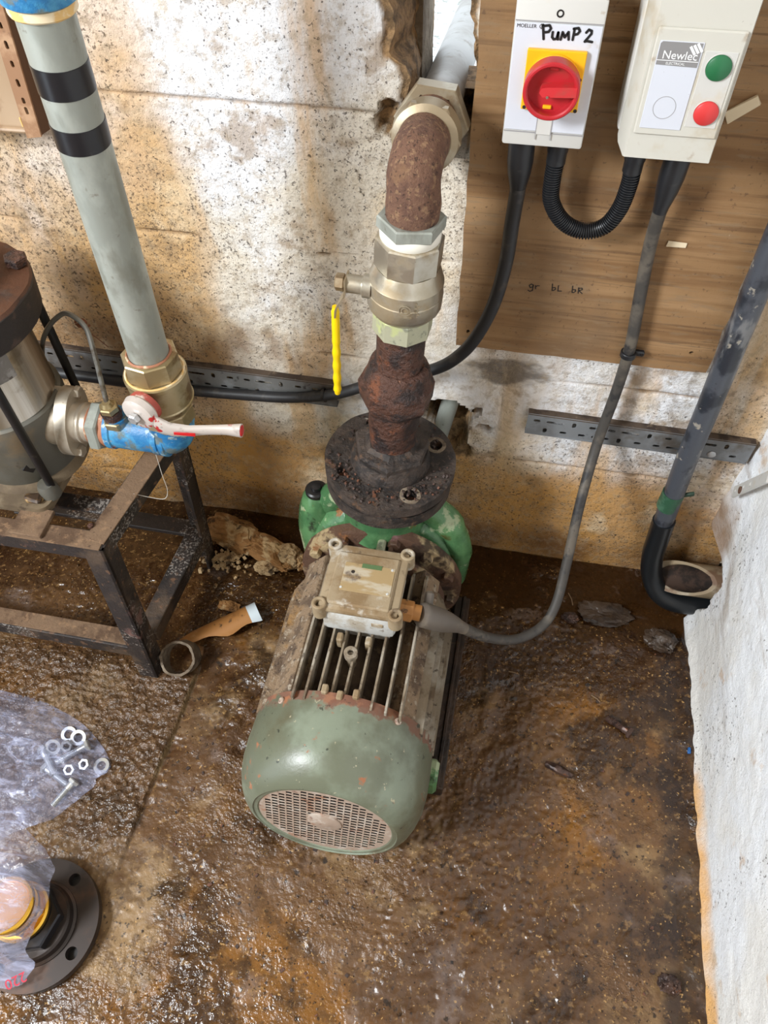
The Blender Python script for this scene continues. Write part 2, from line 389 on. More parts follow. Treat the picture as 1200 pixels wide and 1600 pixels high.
m_twig = MAT('twig', (128, 104, 78), rough=.8)
m_chip = MAT('torn_pale_chip', (228, 210, 178), rough=.8)
m_stonewet = MAT('wet_stone', (70, 56, 45), [L((48, 36, 28), 30, .5, .62), L((124, 108, 98), 20, .62, .7, fac=.8)], rough=.4, bump=[(60, .6, .005)])
m_bluebit = MAT('blue_scrap', (40, 96, 160), rough=.4)
m_web = MAT('cobweb', (196, 190, 178), rough=.9)


def clear_film(name, tint, alpha, white=.35):
    N = NT(name)
    t = N.n('ShaderNodeBsdfTransparent')
    t.inputs[0].default_value = tint
    N.b.inputs['Base Color'].default_value = C3((206, 212, 244))
    N.b.inputs['Roughness'].default_value = .16
    bn = N.n('ShaderNodeBump')
    bn.inputs['Strength'].default_value = .6
    bn.inputs['Distance'].default_value = .006
    N.l(N.noise(26, 4, .55, (1, 2.2, 1), 2.0, .8), bn.inputs['Height'])
    N.l(bn.outputs[0], N.b.inputs['Normal'])
    mx = N.n('ShaderNodeMixShader')
    f = N.ss(N.noise(17, 6, .7, (1, 2.6, 1), 4.0, 1.2), .45, .72, alpha, white)
    N.l(f, mx.inputs[0])
    N.l(t.outputs[0], mx.inputs[1])
    N.l(N.b.outputs[0], mx.inputs[2])
    N.l(mx.outputs[0], N.out.inputs[0])
    return N.m


m_poly = clear_film('clear_polythene', (.90, .92, 1.0, 1), .14, .52)
m_film = clear_film('crinkled_film', (.99, .97, .94, 1), .27, .70)
_N = NT('murky_water')
_N.b.inputs['Base Color'].default_value = C3((66, 42, 20))
_N.b.inputs['Roughness'].default_value = .04
_N.b.inputs['IOR'].default_value = 1.33
_N.b.inputs['Alpha'].default_value = .72
m_water = _N.m


# ------------------------------------------------------------------ geometry helpers
def _hash(i, j, k, seed):
    h = (i * 374761393 + j * 668265263 + k * 2147483647 + seed * 144665) & 0xffffffff
    h = ((h ^ (h >> 13)) * 1274126177) & 0xffffffff
    h = (h ^ (h >> 16)) & 0xffffff
    return h.astype(np.float64) / 0xffffff * 2 - 1


def vnoise(P, seed=0):
    I = np.floor(P).astype(np.int64)
    F = P - I
    F = F * F * F * (F * (F * 6 - 15) + 10)
    out = 0
    for a in (0, 1):
        for b in (0, 1):
            for c in (0, 1):
                wgt = (F[:, 0] if a else 1 - F[:, 0]) * (F[:, 1] if b else 1 - F[:, 1]) * (F[:, 2] if c else 1 - F[:, 2])
                out = out + wgt * _hash(I[:, 0] + a, I[:, 1] + b, I[:, 2] + c, seed)
    return out


def fbm(P, scale, octv=4, seed=0, gain=.5):
    P = np.asarray(P, float) * scale
    o, a, t = 0, 1.0, 0
    for i in range(octv):
        o = o + a * vnoise(P + 17.3 * i, seed + i)
        t += a
        a *= gain
        P = P * 2.03
    return o / t


def frame_from(d, up=None):
    d = Vector(d).normalized()
    up = Vector(up) if up is not None else (Vector((0, 0, 1)) if abs(d.z) < .9 else Vector((0, 1, 0)))
    x = up.cross(d).normalized()
    y = d.cross(x).normalized()
    return x, y, d


def spline(pts, n=8):
    pts = [Vector(p) for p in pts]
    out = []
    for i in range(len(pts) - 1):
        p0 = pts[i - 1] if i > 0 else pts[i] * 2 - pts[i + 1]
        p1, p2 = pts[i], pts[i + 1]
        p3 = pts[i + 2] if i + 2 < len(pts) else pts[i + 1] * 2 - pts[i]
        for k in range(n):
            t = k / n
            out.append(.5 * ((2 * p1) + (p2 - p0) * t + (2 * p0 - 5 * p1 + 4 * p2 - p3) * t * t + (3 * p1 - p0 - 3 * p2 + p3) * t ** 3))
    out.append(pts[-1])
    return out


OFF = {}


def offset_of(o):
    return OFF.get(o.name, Vector((0, 0, 0))) if o else Vector((0, 0, 0))


class MB:
    def __init__(s):
        s.v, s.f = [], []
        s.chip = None

    def add(s, V, F):
        b = len(s.v)
        s.v.extend([Vector(v) for v in V])
        s.f.extend([tuple(i + b for i in f) for f in F])
        return s

    def box(s, c, size, bevel=0.0, rot=None, seg=1):
        bm = bmesh.new()
        bmesh.ops.create_cube(bm, size=1)
        for v in bm.verts:
            v.co = Vector((v.co.x * size[0], v.co.y * size[1], v.co.z * size[2]))
        if bevel > 0:
            bmesh.ops.bevel(bm, geom=bm.edges[:], offset=bevel, segments=seg, affect='EDGES', profile=.5)
        R = rot if rot is not None else Matrix.Identity(3)
        bm.verts.index_update()
        s.add([R @ v.co + Vector(c) for v in bm.verts], [[v.index for v in f.verts] for f in bm.faces])
        bm.free()
        return s

    def bar(s, a, b, wdt, hgt, up=(0, 0, 1), bevel=.002):
        a, b = Vector(a), Vector(b)
        d = b - a
        z = d.normalized()
        y = Vector(up)
        y = (y - z * z.dot(y)).normalized()
        x = y.cross(z)
        R = Matrix((x, y, z)).transposed()
        return s.box((a + b) / 2, (wdt, hgt, d.length), bevel, R)

    def lathe(s, p, d, prof, n=32, up=None, phase=0.0, cap0=True, cap1=True, closed=False, squash=None):
        x, y, z = frame_from(d, up)
        p = Vector(p)
        V, F = [], []
        for (t, r) in prof:
            for i in range(n):
                a = 2 * PI * i / n + phase
                V.append(p + z * t + (x * math.cos(a) + y * math.sin(a) * (squash or 1)) * r)
        m = len(prof)
        for j in range(m if closed else m - 1):
            for i in range(n):
                a, b = j * n + i, j * n + (i + 1) % n
                c, e = ((j + 1) % m) * n + (i + 1) % n, ((j + 1) % m) * n + i
                F.append((a, b, c, e))
        if not closed:
            if cap0:
                F.append(tuple(reversed(range(n))))
            if cap1:
                F.append(tuple(range((m - 1) * n, m * n)))
        return s.add(V, F)

    def ring(s, p, d, r0, r1, h, n=32, bev=.0, **k):
        b = bev
        prof = [(b, r1), (h - b, r1), (h, r1 - b), (h, r0 + b), (h - b, r0), (b, r0), (0, r0 + b), (0, r1 - b)] if b else [(0, r1), (h, r1), (h, r0), (0, r0)]
        return s.lathe(p, d, prof, n, closed=True, **k)

    def hexnut(s, p, d, R, h, n=6, bev=.002, hole=0, **k):
        if hole:
            return s.lathe(p, d, [(0, R - bev), (bev, R), (h - bev, R), (h, R - bev), (h, hole), (0, hole)], n, closed=True, **k)
        return s.lathe(p, d, [(0, R - bev), (bev, R), (h - bev, R), (h, R - bev)], n, **k)

    def tube(s, path, r, n=12, cap=True):
        path = [Vector(p) for p in path]
        m = len(path)
        rr = r if hasattr(r, '__len__') else [r] * m
        T = [(path[min(i + 1, m - 1)] - path[max(i - 1, 0)]).normalized() for i in range(m)]
        x, y, _ = frame_from(T[0])
        V, F = [], []
        for i in range(m):
            if i:
                q = T[i - 1].rotation_difference(T[i])
                x = q @ x
            x = (x - T[i] * T[i].dot(x)).normalized()
            y = T[i].cross(x)
            for k in range(n):
                a = 2 * PI * k / n
                V.append(path[i] + (x * math.cos(a) + y * math.sin(a)) * rr[i])
        for i in range(m - 1):
            for k in range(n):
                F.append((i * n + k, i * n + (k + 1) % n, (i + 1) * n + (k + 1) % n, (i + 1) * n + k))
        if cap:
            F.append(tuple(reversed(range(n))))
            F.append(tuple(range((m - 1) * n, m * n)))
        return s.add(V, F)

    def plate(s, outer, holes, t, o, ux, uy):
        """flat plate with holes: outline in (u,v), extruded by t along ux x uy (from o)"""
        ux, uy, o = Vector(ux), Vector(uy), Vector(o)
        nz = ux.cross(uy).normalized()
        pts, edges, faces = [], [], []
        for lp in [outer] + list(holes):
            b = len(pts)
            pts += [Vector((q[0], q[1])) for q in lp]
            edges += [(b + i, b + (i + 1) % len(lp)) for i in range(len(lp))]
        cv, ce, cf, ov, oe, of = delaunay_2d_cdt(pts, edges, [], 0, 1e-7)

        def inside(p, lp):
            c = False
            for i in range(len(lp)):
                a, b2 = lp[i], lp[(i + 1) % len(lp)]
                if (a[1] > p[1]) != (b2[1] > p[1]) and p[0] < (b2[0] - a[0]) * (p[1] - a[1]) / (b2[1] - a[1]) + a[0]:
                    c = not c
            return c
        n = len(cv)
        V = [o + ux * q.x + uy * q.y for q in cv] + [o + ux * q.x + uy * q.y + nz * t for q in cv]
        F = []
        for f in cf:
            c = ((cv[f[0]].x + cv[f[1]].x + cv[f[2]].x) / 3, (cv[f[0]].y + cv[f[1]].y + cv[f[2]].y) / 3)
            if not inside(c, outer) or any(inside(c, h) for h in holes):
                continue
            F.append(tuple(i + n for i in f))
            F.append(tuple(reversed(f)))
        cnt = {}
        for f in F[::2]:
            for a, b2 in zip(f, f[1:] + f[:1]):
                cnt[(a - n, b2 - n)] = 1
        for (a, b2) in list(cnt):
            if (b2, a) not in cnt:
                F.append((a, b2, b2 + n, a + n)[::-1])
        return s.add(V, F)

    def lump(s, amp, scale, seed=0, octv=3):
        P = np.array([tuple(v) for v in s.v])
        D = np.stack([fbm(P, scale, octv, seed + 31 * k) for k in range(3)], 1) * amp
        s.v = [Vector(q) for q in (P + D)]
        return s

    def warp(s, fn):
        s.v = [Vector(fn(v)) for v in s.v]
        return s

    def build(s, name, mat, parent=None, origin=None, smooth=35, kind=None):
        me = bpy.data.meshes.new(name)
        off = offset_of(parent) if parent else Vector(origin if origin is not None else (0, 0, 0))
        me.from_pydata([tuple(v - off) for v in s.v], [], s.f)
        if isinstance(mat, (list, tuple)):
            for q in mat:
                me.materials.append(q)
        else:
            me.materials.append(mat)
        if s.chip is not None:
            for an, vals in s.chip.items():
                A = me.attributes.new(an, 'FLOAT', 'POINT')
                A.data.foreach_set('value', np.asarray(vals, np.float32))
        me.validate()
        me.update()
        if smooth:
            me.polygons.foreach_set('use_smooth', [True] * len(me.polygons))
            me.set_sharp_from_angle(angle=math.radians(smooth))
        o = bpy.data.objects.new(name, me)
        COL.objects.link(o)
        if parent:
            o.parent = parent
        else:
            o.location = off
        OFF[o.name] = off.copy()
        if kind:
            o['kind'] = kind
        return o


def circ(cx, cy, r, n=12, ry=None, ph=0):
    return [(cx + r * math.cos(2 * PI * i / n + ph), cy + (ry or r) * math.sin(2 * PI * i / n + ph)) for i in range(n)]


def slot(cx, cy, lx, ly, n=4):
    """rounded slot lx by ly"""
    r = min(lx, ly) / 2
    out = []
    for (sx, sy, a0) in ((1, 1, 0), (-1, 1, PI / 2), (-1, -1, PI), (1, -1, 1.5 * PI)):
        for k in range(n + 1):
            a = a0 + PI / 2 * k / n
            out.append((cx + sx * (lx / 2 - r) + r * math.cos(a), cy + sy * (ly / 2 - r) + r * math.sin(a)))
    res = []
    for q in out:
        if not res or (abs(q[0] - res[-1][0]) + abs(q[1] - res[-1][1])) > 1e-6:
            res.append(q)
    if abs(res[0][0] - res[-1][0]) + abs(res[0][1] - res[-1][1]) < 1e-6:
        res.pop()
    return res


def tag(o, label=None, cat=None, group=None, kind=None):
    if label: o['label'] = label
    if cat: o['category'] = cat
    if group: o['group'] = group
    if kind: o['kind'] = kind
    return o


def thing(name, loc, label, cat, group=None):
    o = bpy.data.objects.new(name, None)
    o.empty_display_size = .02
    COL.objects.link(o)
    o.location = loc
    OFF[o.name] = Vector(loc)
    return tag(o, label, cat, group)


def strokes(lines, width, o, ux, uy, name, mat, parent=None, origin=None, t=.0004, scale=1.0):
    """pen strokes: polylines in (u,v) become flat inked ribbons with rounded joints"""
    mb = MB()
    ux, uy, o = Vector(ux), Vector(uy), Vector(o)
    nz = ux.cross(uy).normalized()
    for ln in lines:
        pts = [(p[0] * scale, p[1] * scale) for p in ln]
        P = [o + ux * p[0] + uy * p[1] + nz * t for p in pts]
        for a, b in zip(P[:-1], P[1:]):
            d = (b - a)
            if d.length < 1e-6:
                continue
            d.normalize()
            n = nz.cross(d) * width / 2
            mb.add([a - n - d * width * .2, b - n + d * width * .2, b + n + d * width * .2, a + n - d * width * .2], [(0, 1, 2, 3)])
        for p in P:
            mb.add([p + nz * .00003 + (ux * math.cos(k * PI / 4) + uy * math.sin(k * PI / 4)) * width / 2 for k in range(8)], [tuple(range(8))])
    return mb.build(name, mat, parent, origin, smooth=0)


def text(s, size, o, ux, uy, name, mat, parent=None, depth=.0003):
    cu = bpy.data.curves.new(name, 'FONT')
    cu.body = s
    cu.size = size
    cu.extrude = depth
    cu.resolution_u = 3
    tmp = bpy.data.objects.new(name + '_curve', cu)
    COL.objects.link(tmp)
    dg = bpy.context.evaluated_depsgraph_get()
    me = bpy.data.meshes.new_from_object(tmp.evaluated_get(dg))
    bpy.data.objects.remove(tmp)
    ux, uy, o = Vector(ux), Vector(uy), Vector(o)
    nz = ux.cross(uy).normalized()
    off = offset_of(parent)
    for v in me.vertices:
        v.co = o + ux * v.co.x + uy * v.co.y + nz * (v.co.z + depth) - off
    me.materials.clear()
    me.materials.append(mat)
    me.name = name
    ob = bpy.data.objects.new(name, me)
    COL.objects.link(ob)
    ob.parent = parent
    return ob


# ================================================================== THE ROOM
WY = 1.05          # face of the back wall
WX = 0.48          # face of the right wall


def smooth01(x):
    x = np.clip(x, 0, 1)
    return x * x * (3 - 2 * x)


def back_core():
    """slab behind the face blocks, with the broken opening for the outlet pipe"""
    mb = MB()
    outer = [(-2.0, -.1), (.9, -.1), (.9, 2.9), (-2.0, 2.9)]
    hole = [(-.172, .925), (-.085, .925), (-.068, 1.0), (-.072, 1.15), (-.085, 1.32), (-.185, 1.33), (-.178, 1.2), (-.176, 1.1), (-.176, 1.0)]
    mb.plate(outer, [hole], -.1, (0, 1.15, 0), (1, 0, 0), (0, 0, 1))
    mb2 = MB().plate(outer, [hole], .1, (0, 1.25, 0), (1, 0, 0), (0, 0, 1))
    o = mb2.build('wall_back', m_core, smooth=0)
    return tag(o, 'whitewashed concrete block wall behind the pump, stained ochre towards the floor', None, None, 'structure')


wall_back = back_core()
# the upper stretch of the wall, out of the picture
tag(MB().box((-.55, 1.1, 2.10), (2.9, .1, 1.32)).build('wall_back_upper', m_plain, wall_back), None)


def pockets(X, Z, Y0):
    """depth cut into the block face: broken pocket, drill holes, chipped patch"""
    P = np.stack([X, np.zeros_like(X), Z], 1)
    e = fbm(P, 60, 3, 5) * .006
    d = np.zeros_like(X)

    def blob(cx, cz, rx, rz, dep, soft=.12, ang=0.0):
        nonlocal d
        ca, sa = math.cos(ang), math.sin(ang)
        u, v = (X - cx) * ca + (Z - cz) * sa, -(X - cx) * sa + (Z - cz) * ca
        r = np.sqrt((u / rx) ** 2 + (v / rz) ** 2) + e * 20
        d = np.maximum(d, dep * smooth01((1.0 - r) / soft))
    blob(-.105, .405, .058, .05, .085)
    blob(-.085, .345, .03, .065, .05, .2, -.25)
    blob(-.072, .315, .035, .03, .022, .5)
    blob(-.041, .432, .007, .014, .045, .3, -.4)
    blob(-.023, .392, .017, .009, .03, .4)
    blob(-.066, .425, .012, .016, .003, .3)
    # bite under the outlet opening and crumbled aggregate beside it
    blob(-.125, .975, .052, .045, .16, .15)
    blob(-.203, .972, .026, .018, .022, .35)
    blob(-.205, .992, .016, .012, .02, .4)
    # spalled spots
    blob(-.317, .748, .016, .006, .008, .6)
    blob(-.28, .752, .03, .004, .006, .6)
    return d


def face_block(x0, x1, z0, z1, lfun=None, rfun=None, name='concrete_block', step=.0055):
    def axisv(a, b, st):
        n = max(2, int((b - a) / st))
        inner = list(np.linspace(a + .006, b - .006, n))
        return np.array([a, a + .0015, a + .0035] + inner + [b - .0035, b - .0015, b])
    u = axisv(x0, x1, step)
    v = axisv(z0, z1, step)
    nu, nv = len(u), len(v)
    U, V = np.meshgrid(u, v)
    X, Z = U.ravel().copy(), V.ravel().copy()
    fu = (X - x0) / (x1 - x0)
    if lfun or rfun:
        la = lfun(Z) if lfun else np.full_like(Z, x0)
        ra = rfun(Z) if rfun else np.full_like(Z, x1)
        X = la + (ra - la) * fu
    P = np.stack([X, np.zeros_like(X), Z], 1)
    Y = WY + fbm(P, 5, 4, 11) * .004 + fbm(P, 55, 3, 12) * .0012
    # joint recess where the whitewash has cracked, nearly flush elsewhere
    ex = np.minimum(np.abs(U.ravel() - x0), np.abs(U.ravel() - x1))
    ez = np.minimum(np.abs(Z - z0), np.abs(Z - z1))
    if lfun or rfun:
        ex = np.full_like(ex, 1.0)
    jn = smooth01(fbm(P, 7, 3, 21) * 2.0 - .05)
    jn = np.where((np.abs(Z - .985) < .02) & (X < -.2), np.maximum(jn, .75), jn)
    jv = smooth01(fbm(P, 7, 3, 25) * 2.2 - .75)
    Y += .005 * jn * smooth01((.006 - ez) / .006) + .004 * jv * smooth01((.004 - ex) / .004)
    d = pockets(X, Z, Y)
    Y += d
    chip = smooth01((d - .004) / .004)
    chip = np.maximum(chip, .8 * jn * smooth01((.0042 + .003 * fbm(P, 40, 2, 23) - ez) / .0035))
    nose = None
    if lfun or rfun:
        eh = (np.abs(X - ra) if rfun else np.abs(X - la))
        lim = .012 + .012 * fbm(P, 30, 3, 33)
        c2 = smooth01((lim - eh) / .004)
        chip = np.maximum(chip, c2)
        Y += c2 * (.004 + .006 * np.abs(fbm(P, 70, 2, 4)))
    mb = MB()
    VV = np.stack([X, Y, Z], 1)
    F = [(j * nu + i, j * nu + i + 1, (j + 1) * nu + i + 1, (j + 1) * nu + i) for j in range(nv - 1) for i in range(nu - 1)]
    mb.add(VV, F)
    # returns: sides back into the wall
    per = list(range(nu)) + [j * nu + nu - 1 for j in range(1, nv)] + [(nv - 1) * nu + i for i in range(nu - 2, -1, -1)] + [j * nu for j in range(nv - 2, 0, -1)]
    deep = 9 if (lfun or rfun) else 1
    end = 1.27 if (lfun or rfun) else 1.14
    chips = [chip]
    base = len(mb.v)
    prev = per
    for k in range(1, deep + 1):
        t = k / deep
        ring = []
        pts = []
        for q in per:
            x, y, z = VV[q]
            yy = y + (end - y) * t
            sh = 0
            if lfun or rfun:
                inner = (rfun and q % nu == nu - 1) or (lfun and q % nu == 0)
                if inner:
                    n = fbm(np.array([[x * 1, yy, z]]), 28, 3, 9)[0]
                    sh = ((-.178 if rfun else -.070) - x) * smooth01(np.array(t * 1.5))[()] + .009 * n * (1 if t < .5 else .3)
            pts.append((x + sh, yy, z))
            ring.append(len(mb.v) + len(pts) - 1)
        mb.v.extend([Vector(p) for p in pts])
        m = len(per)
        for i in range(m):
            mb.f.append((prev[(i + 1) % m], prev[i], ring[i], ring[(i + 1) % m]))
        prev = ring
        chips.append(np.ones(m))
    mb.chip = {'chip': np.concatenate(chips)}
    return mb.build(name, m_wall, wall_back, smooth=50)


def left_edge(Z):
    zs = np.array([.985, 1.0, 1.012, 1.035, 1.046, 1.058, 1.075, 1.095, 1.11, 1.125, 1.15, 1.21])
    xs = np.array([-.187, -.181, -.178, -.177, -.186, -.207, -.199, -.197, -.201, -.206, -.2, -.195])
    P = np.stack([Z * 0, Z * 0, Z], 1)
    return np.interp(Z, zs, xs) + fbm(P, 110, 2, 3) * .004


def right_edge(Z):
    zs = np.array([.985, 1.02, 1.04, 1.085, 1.12, 1.16, 1.21])
    xs = np.array([-.086, -.088, -.09, -.094, -.105, -.1, -.095])
    P = np.stack([Z * 0 + 3, Z * 0, Z], 1)
    return np.interp(Z, zs, xs) + fbm(P, 90, 2, 8) * .005


courses = [-.14 + .225 * k for k in range(7)]
for ci, z0 in enumerate(courses):
    z1 = z0 + .2248
    zz0 = max(z0, -.06)
    x = (-.221 if ci % 2 == 1 else .004) + .9     # alternate courses start half a block over
    while x > -1.75:
        a, b = x - .4498, min(x, .53)
        if a < .5:
            if ci == 5 and a < -.15 < b:          # the block broken away around the outlet pipe
                face_block(a, -.19, z0, z1, rfun=left_edge)
                face_block(-.09, b, z0, z1, lfun=right_edge)
            else:
                face_block(a, b, zz0, z1, step=.0055 if a > -1.0 else .02)
        x -= .45


# ---- right wall: lumpy limewashed render with a broken corner at its foot
def right_wall():
    ys = np.concatenate([np.linspace(1.06, -.1, 190), np.linspace(-.14, -1.75, 30)])
    zs = np.concatenate([np.linspace(-.06, .6, 110), np.linspace(.62, 2.92, 52)])
    Yg, Zg = np.meshgrid(ys, zs)
    Y, Z = Yg.ravel(), Zg.ravel()
    P = np.stack([np.zeros_like(Y), Y, Z], 1)
    X = WX + fbm(P, 4, 4, 41) * (.004 + .010 * smooth01(Z / .25)) + fbm(P, 40, 3, 42) * .0016
    X += .012 * smooth01((.03 - Z) / .04) * (-1)
    # plaster fillet swelling into the back corner
    X -= .018 * smooth01((Y - .93) / .12) * smooth01((.62 - Z) / .4)
    # horizontal crack line along the wall
    X += .003 * smooth01((.004 - np.abs(Z - .115 - .01 * fbm(P, 5, 2, 50))) / .004) * smooth01(fbm(P, 4, 2, 51) * 2 + .5)
    e = fbm(P, 22, 3, 44) * .012
    edge = np.interp(Z, [0, .03, .1, .185, .2], [.945, .935, .905, .905, .93])
    hole = smooth01((Y - edge + e) / .012) * smooth01((.192 + e * .4 - Z) / .012)
    X += hole * .17
    chip = np.maximum(smooth01(hole * 3), 0)
    mb = MB()
    nu, nv = len(ys), len(zs)
    F = [(j * nu + i, j * nu + i + 1, (j + 1) * nu + i + 1, (j + 1) * nu + i) for j in range(nv - 1) for i in range(nu - 1)]
    mb.add(np.stack([X, Y, Z], 1), F)
    mb.chip = {'chip': chip}
    o = mb.build('wall_right', m_wallr, smooth=60)
    return tag(o, 'rough white limewashed wall on the right with ochre foot', None, None, 'structure')


wall_right = right_wall()
tag(MB().box((.72, -.2, 1.4), (.1, 3.3, 3.0)).build('wall_right_core', m_core, wall_right), None)


# ---- floor
def floor_h(X, Y):
    P = np.stack([X, Y, np.zeros_like(X)], 1)
    h = fbm(P, 3.2, 4, 61) * .007 + fbm(P, 22, 3, 62) * .004
    wet = smooth01(fbm(P, 5, 3, 69) * 2.2 + .62)
    h += wet * (.0042 * (.32 - np.abs(fbm(P, 62, 2, 63))) + .0016 * fbm(P, 150, 2, 71))
    edge = -.553 + .035 * (Y - .4) + .006 * fbm(P, 6, 2, 66)
    slab = smooth01((edge - X) / .006) * smooth01((.64 - Y) / .05) * smooth01((Y - .18) / .12)
    h += slab * (.010 + .0065 * (.3 - np.abs(fbm(P, 60, 2, 64))) + .0022 * fbm(P, 160, 2, 72))
    # sunken channel along the back wall
    ch = smooth01((Y - .83 + .05 * fbm(P, 4, 2, 65)) / .1)
    h -= ch * (.012 + .004 * fbm(P, 9, 2, 67))
    # muddy, churned patch beside the motor
    md = smooth01(1 - np.sqrt(((X - .09) / .12) ** 2 + ((Y - .62) / .2) ** 2)) + smooth01(1 - np.sqrt(((X + .44) / .12) ** 2 + ((Y - .6) / .3) ** 2))
    h += md * (fbm(P, 30, 4, 68) * .012)
    h += .012 * smooth01((X - .43) / .05) * (.6 + .4 * fbm(P, 40, 2, 70)) * smooth01((.9 - Y) / .1)
    h -= .002
    return h, slab


def make_floor():
    xs = np.concatenate([np.linspace(-2.05, -1.02, 40), np.linspace(-1.0, .56, 600)])
    ys = np.concatenate([np.linspace(-1.75, -.22, 40), np.linspace(-.2, 1.1, 480)])
    Xg, Yg = np.meshgrid(xs, ys)
    X, Y = Xg.ravel(), Yg.ravel()
    h, slab = floor_h(X, Y)
    nu, nv = len(xs), len(ys)
    F = [(j * nu + i, j * nu + i + 1, (j + 1) * nu + i + 1, (j + 1) * nu + i) for j in range(nv - 1) for i in range(nu - 1)]
    mb = MB().add(np.stack([X, Y, h], 1), F)
    P = np.stack([X, Y, X * 0], 1)
    edge = -.553 + .035 * (Y - .4) + .006 * fbm(P, 6, 2, 66)
    arr = smooth01((.0045 - np.abs(X - edge + .003)) / .003) * smooth01((.62 - Y) / .03) * smooth01((Y - .22) / .08) * smooth01(fbm(P, 14, 2, 99) + .7)
    mb.chip = {'slab': slab * .55, 'arris': arr * .8}
    o = mb.build('floor', m_floor, smooth=80)
    return tag(o, 'wet brown muddy concrete floor', None, None, 'structure')


floor = make_floor()


def fz(x, y):
    return float(floor_h(np.array([x]), np.array([y]))[0][0])


# ---- rest of the shed (out of the picture): ceiling, left wall with the doorway, front wall
tag(MB().box((-.7, -.25, 2.95), (3.0, 3.2, .1)).build('ceiling', m_plain, smooth=0), 'whitewashed shed ceiling', kind='structure')
mb = MB()
mb.plate([(-1.75, -.05), (1.3, -.05), (1.3, 2.9), (-1.75, 2.9)], [[(-1.35, -.02), (-.2, -.02), (-.2, 2.6), (-1.35, 2.6)]], .1, (-2.02, 0, 0), (0, 1, 0), (0, 0, 1))
tag(mb.build('wall_left', m_plain, smooth=0), 'left shed wall with an open doorway', kind='structure')
tag(MB().box((-.7, -1.75, 1.43), (3.0, .1, 3.0)).build('wall_front', m_plain, smooth=0), 'plain front wall of the shed', kind='structure')
mb = MB()
gx = np.linspace(-6, 6, 60)
gy = np.linspace(1.27, 9, 50)
Xg, Yg = np.meshgrid(gx, gy)
Pz = np.stack([Xg.ravel(), Yg.ravel(), Xg.ravel() * 0], 1)
mb.add(np.stack([Xg.ravel(), Yg.ravel(), -.05 + .05 * fbm(Pz, 2, 3, 77)], 1),
       [(j * 60 + i, j * 60 + i + 1, (j + 1) * 60 + i + 1, (j + 1) * 60 + i) for j in range(49) for i in range(59)])
tag(mb.build('ground_outside', m_out, smooth=60), 'sunlit pale gravel outside, seen through the hole', kind='structure')

# ---- murky water lying in the channel
mb = MB()
mb.add([(-.62, .78, -.0105), (.52, .78, -.0105), (.52, 1.08, -.0105), (-.62, 1.08, -.0105)], [(0, 1, 2, 3)])
tag(mb.build('puddle', m_water, origin=(-.05, .93, -.0105)), 'murky brown water lying along the foot of the back wall', 'puddle')

# ================================================================== THE CLOSE-COUPLED PUMP
MX, MZ = -.186, .172       # motor axis
AY = (0, 1, 0)
UPZ = (0, 0, 1)
pump = thing('motor_pump', (MX, .6, 0), 'large green and grey motor pump on the floor, junction box on top', 'pump')


def ax(y):
    return (MX, y, MZ)


# fan cowl: barrel shaped sheet steel, domed over at the back, its end face leaning a little
def lean(v):
    k = min(1.0, max(0.0, (.45 - v.y) / .11))
    return (v.x, v.y + k * (v.z - MZ) * .12, v.z)


cowl = MB().lathe(ax(.485), (0, -1, 0), [(0, .150), (.0, .157), (.02, .159), (.06, .161), (.09, .1605), (.115, .157), (.135, .150), (.15, .141), (.160, .131), (.164, .123),
                                         (.160, .120), (.152, .120), (.148, .126), (.12, .147), (.03, .152), (.0, .150)], 72, cap0=False, cap1=False).warp(lean)
cowl_o = cowl.build('fan_cowl', m_cowl, pump)
# grille over the fan intake: square-holed mesh, rim, centre boss
GY = .326
outer = circ(0, 0, .1215, 64)
holes = []
for i in range(-10, 11):
    for j in range(-11, 12):
        cx, cz = i * .0121 + j * .0008, j * .0108 + (i % 2) * .0014
        if math.hypot(abs(cx) + .0045, abs(cz) + .004) < .110 and math.hypot(cx, cz) > .031:
            holes.append([(cx - .0048, cz - .0041), (cx + .0048, cz - .0041), (cx + .0048, cz + .0041), (cx - .0048, cz + .0041)])
gr = MB().plate(outer, holes, .0012, (MX, GY, MZ), (1, 0, 0), (0, 0, 1)).warp(lean).build('fan_grille', m_cowl_rust, cowl_o, smooth=0)
MB().ring(ax(GY + .003), (0, -1, 0), .113, .1235, .006, 64, bev=.002).warp(lean).build('grille_rim', m_cowl, cowl_o)
MB().lathe(ax(GY), (0, -1, 0), [(-.001, .029), (.003, .029), (.005, .024), (.004, .013), (.006, .009), (.006, .004)], 32).warp(lean).build('grille_boss', m_cowl_rust, cowl_o)
MB().lathe(ax(.352), (0, -1, 0), [(0, .121), (.002, .121)], 48).warp(lean).build('intake_shade_disc', m_cowl_dark, cowl_o)  # black disc added to stand in for the shade behind the mesh
for ang in (52, 128, -52, 232):
    a = math.radians(ang)
    p = Vector((MX + math.cos(a) * .158, .468, MZ + math.sin(a) * .158))
    d = Vector((math.cos(a), 0, math.sin(a)))
    MB().lathe(p, d, [(0, .006), (.003, .006), (.0045, .004), (.0025, .002)], 12).build('cowl_screw', m_cowl_rust, cowl_o)

# motor frame with its fins
MB().lathe(ax(.462), AY, [(0, .118), (.01, .122), (.29, .122), (.31, .118)], 64).build('motor_frame', m_alu_dark, pump)
fin_xs = [-.078, -.058, -.037, -.0155, .006, .029, .053, .077, .101]


def fin_mesh(x, y0, y1, r_out, thick, side=None):
    mb = MB()
    zt = math.sqrt(r_out ** 2 - x * x) if side is None else 0
    return zt


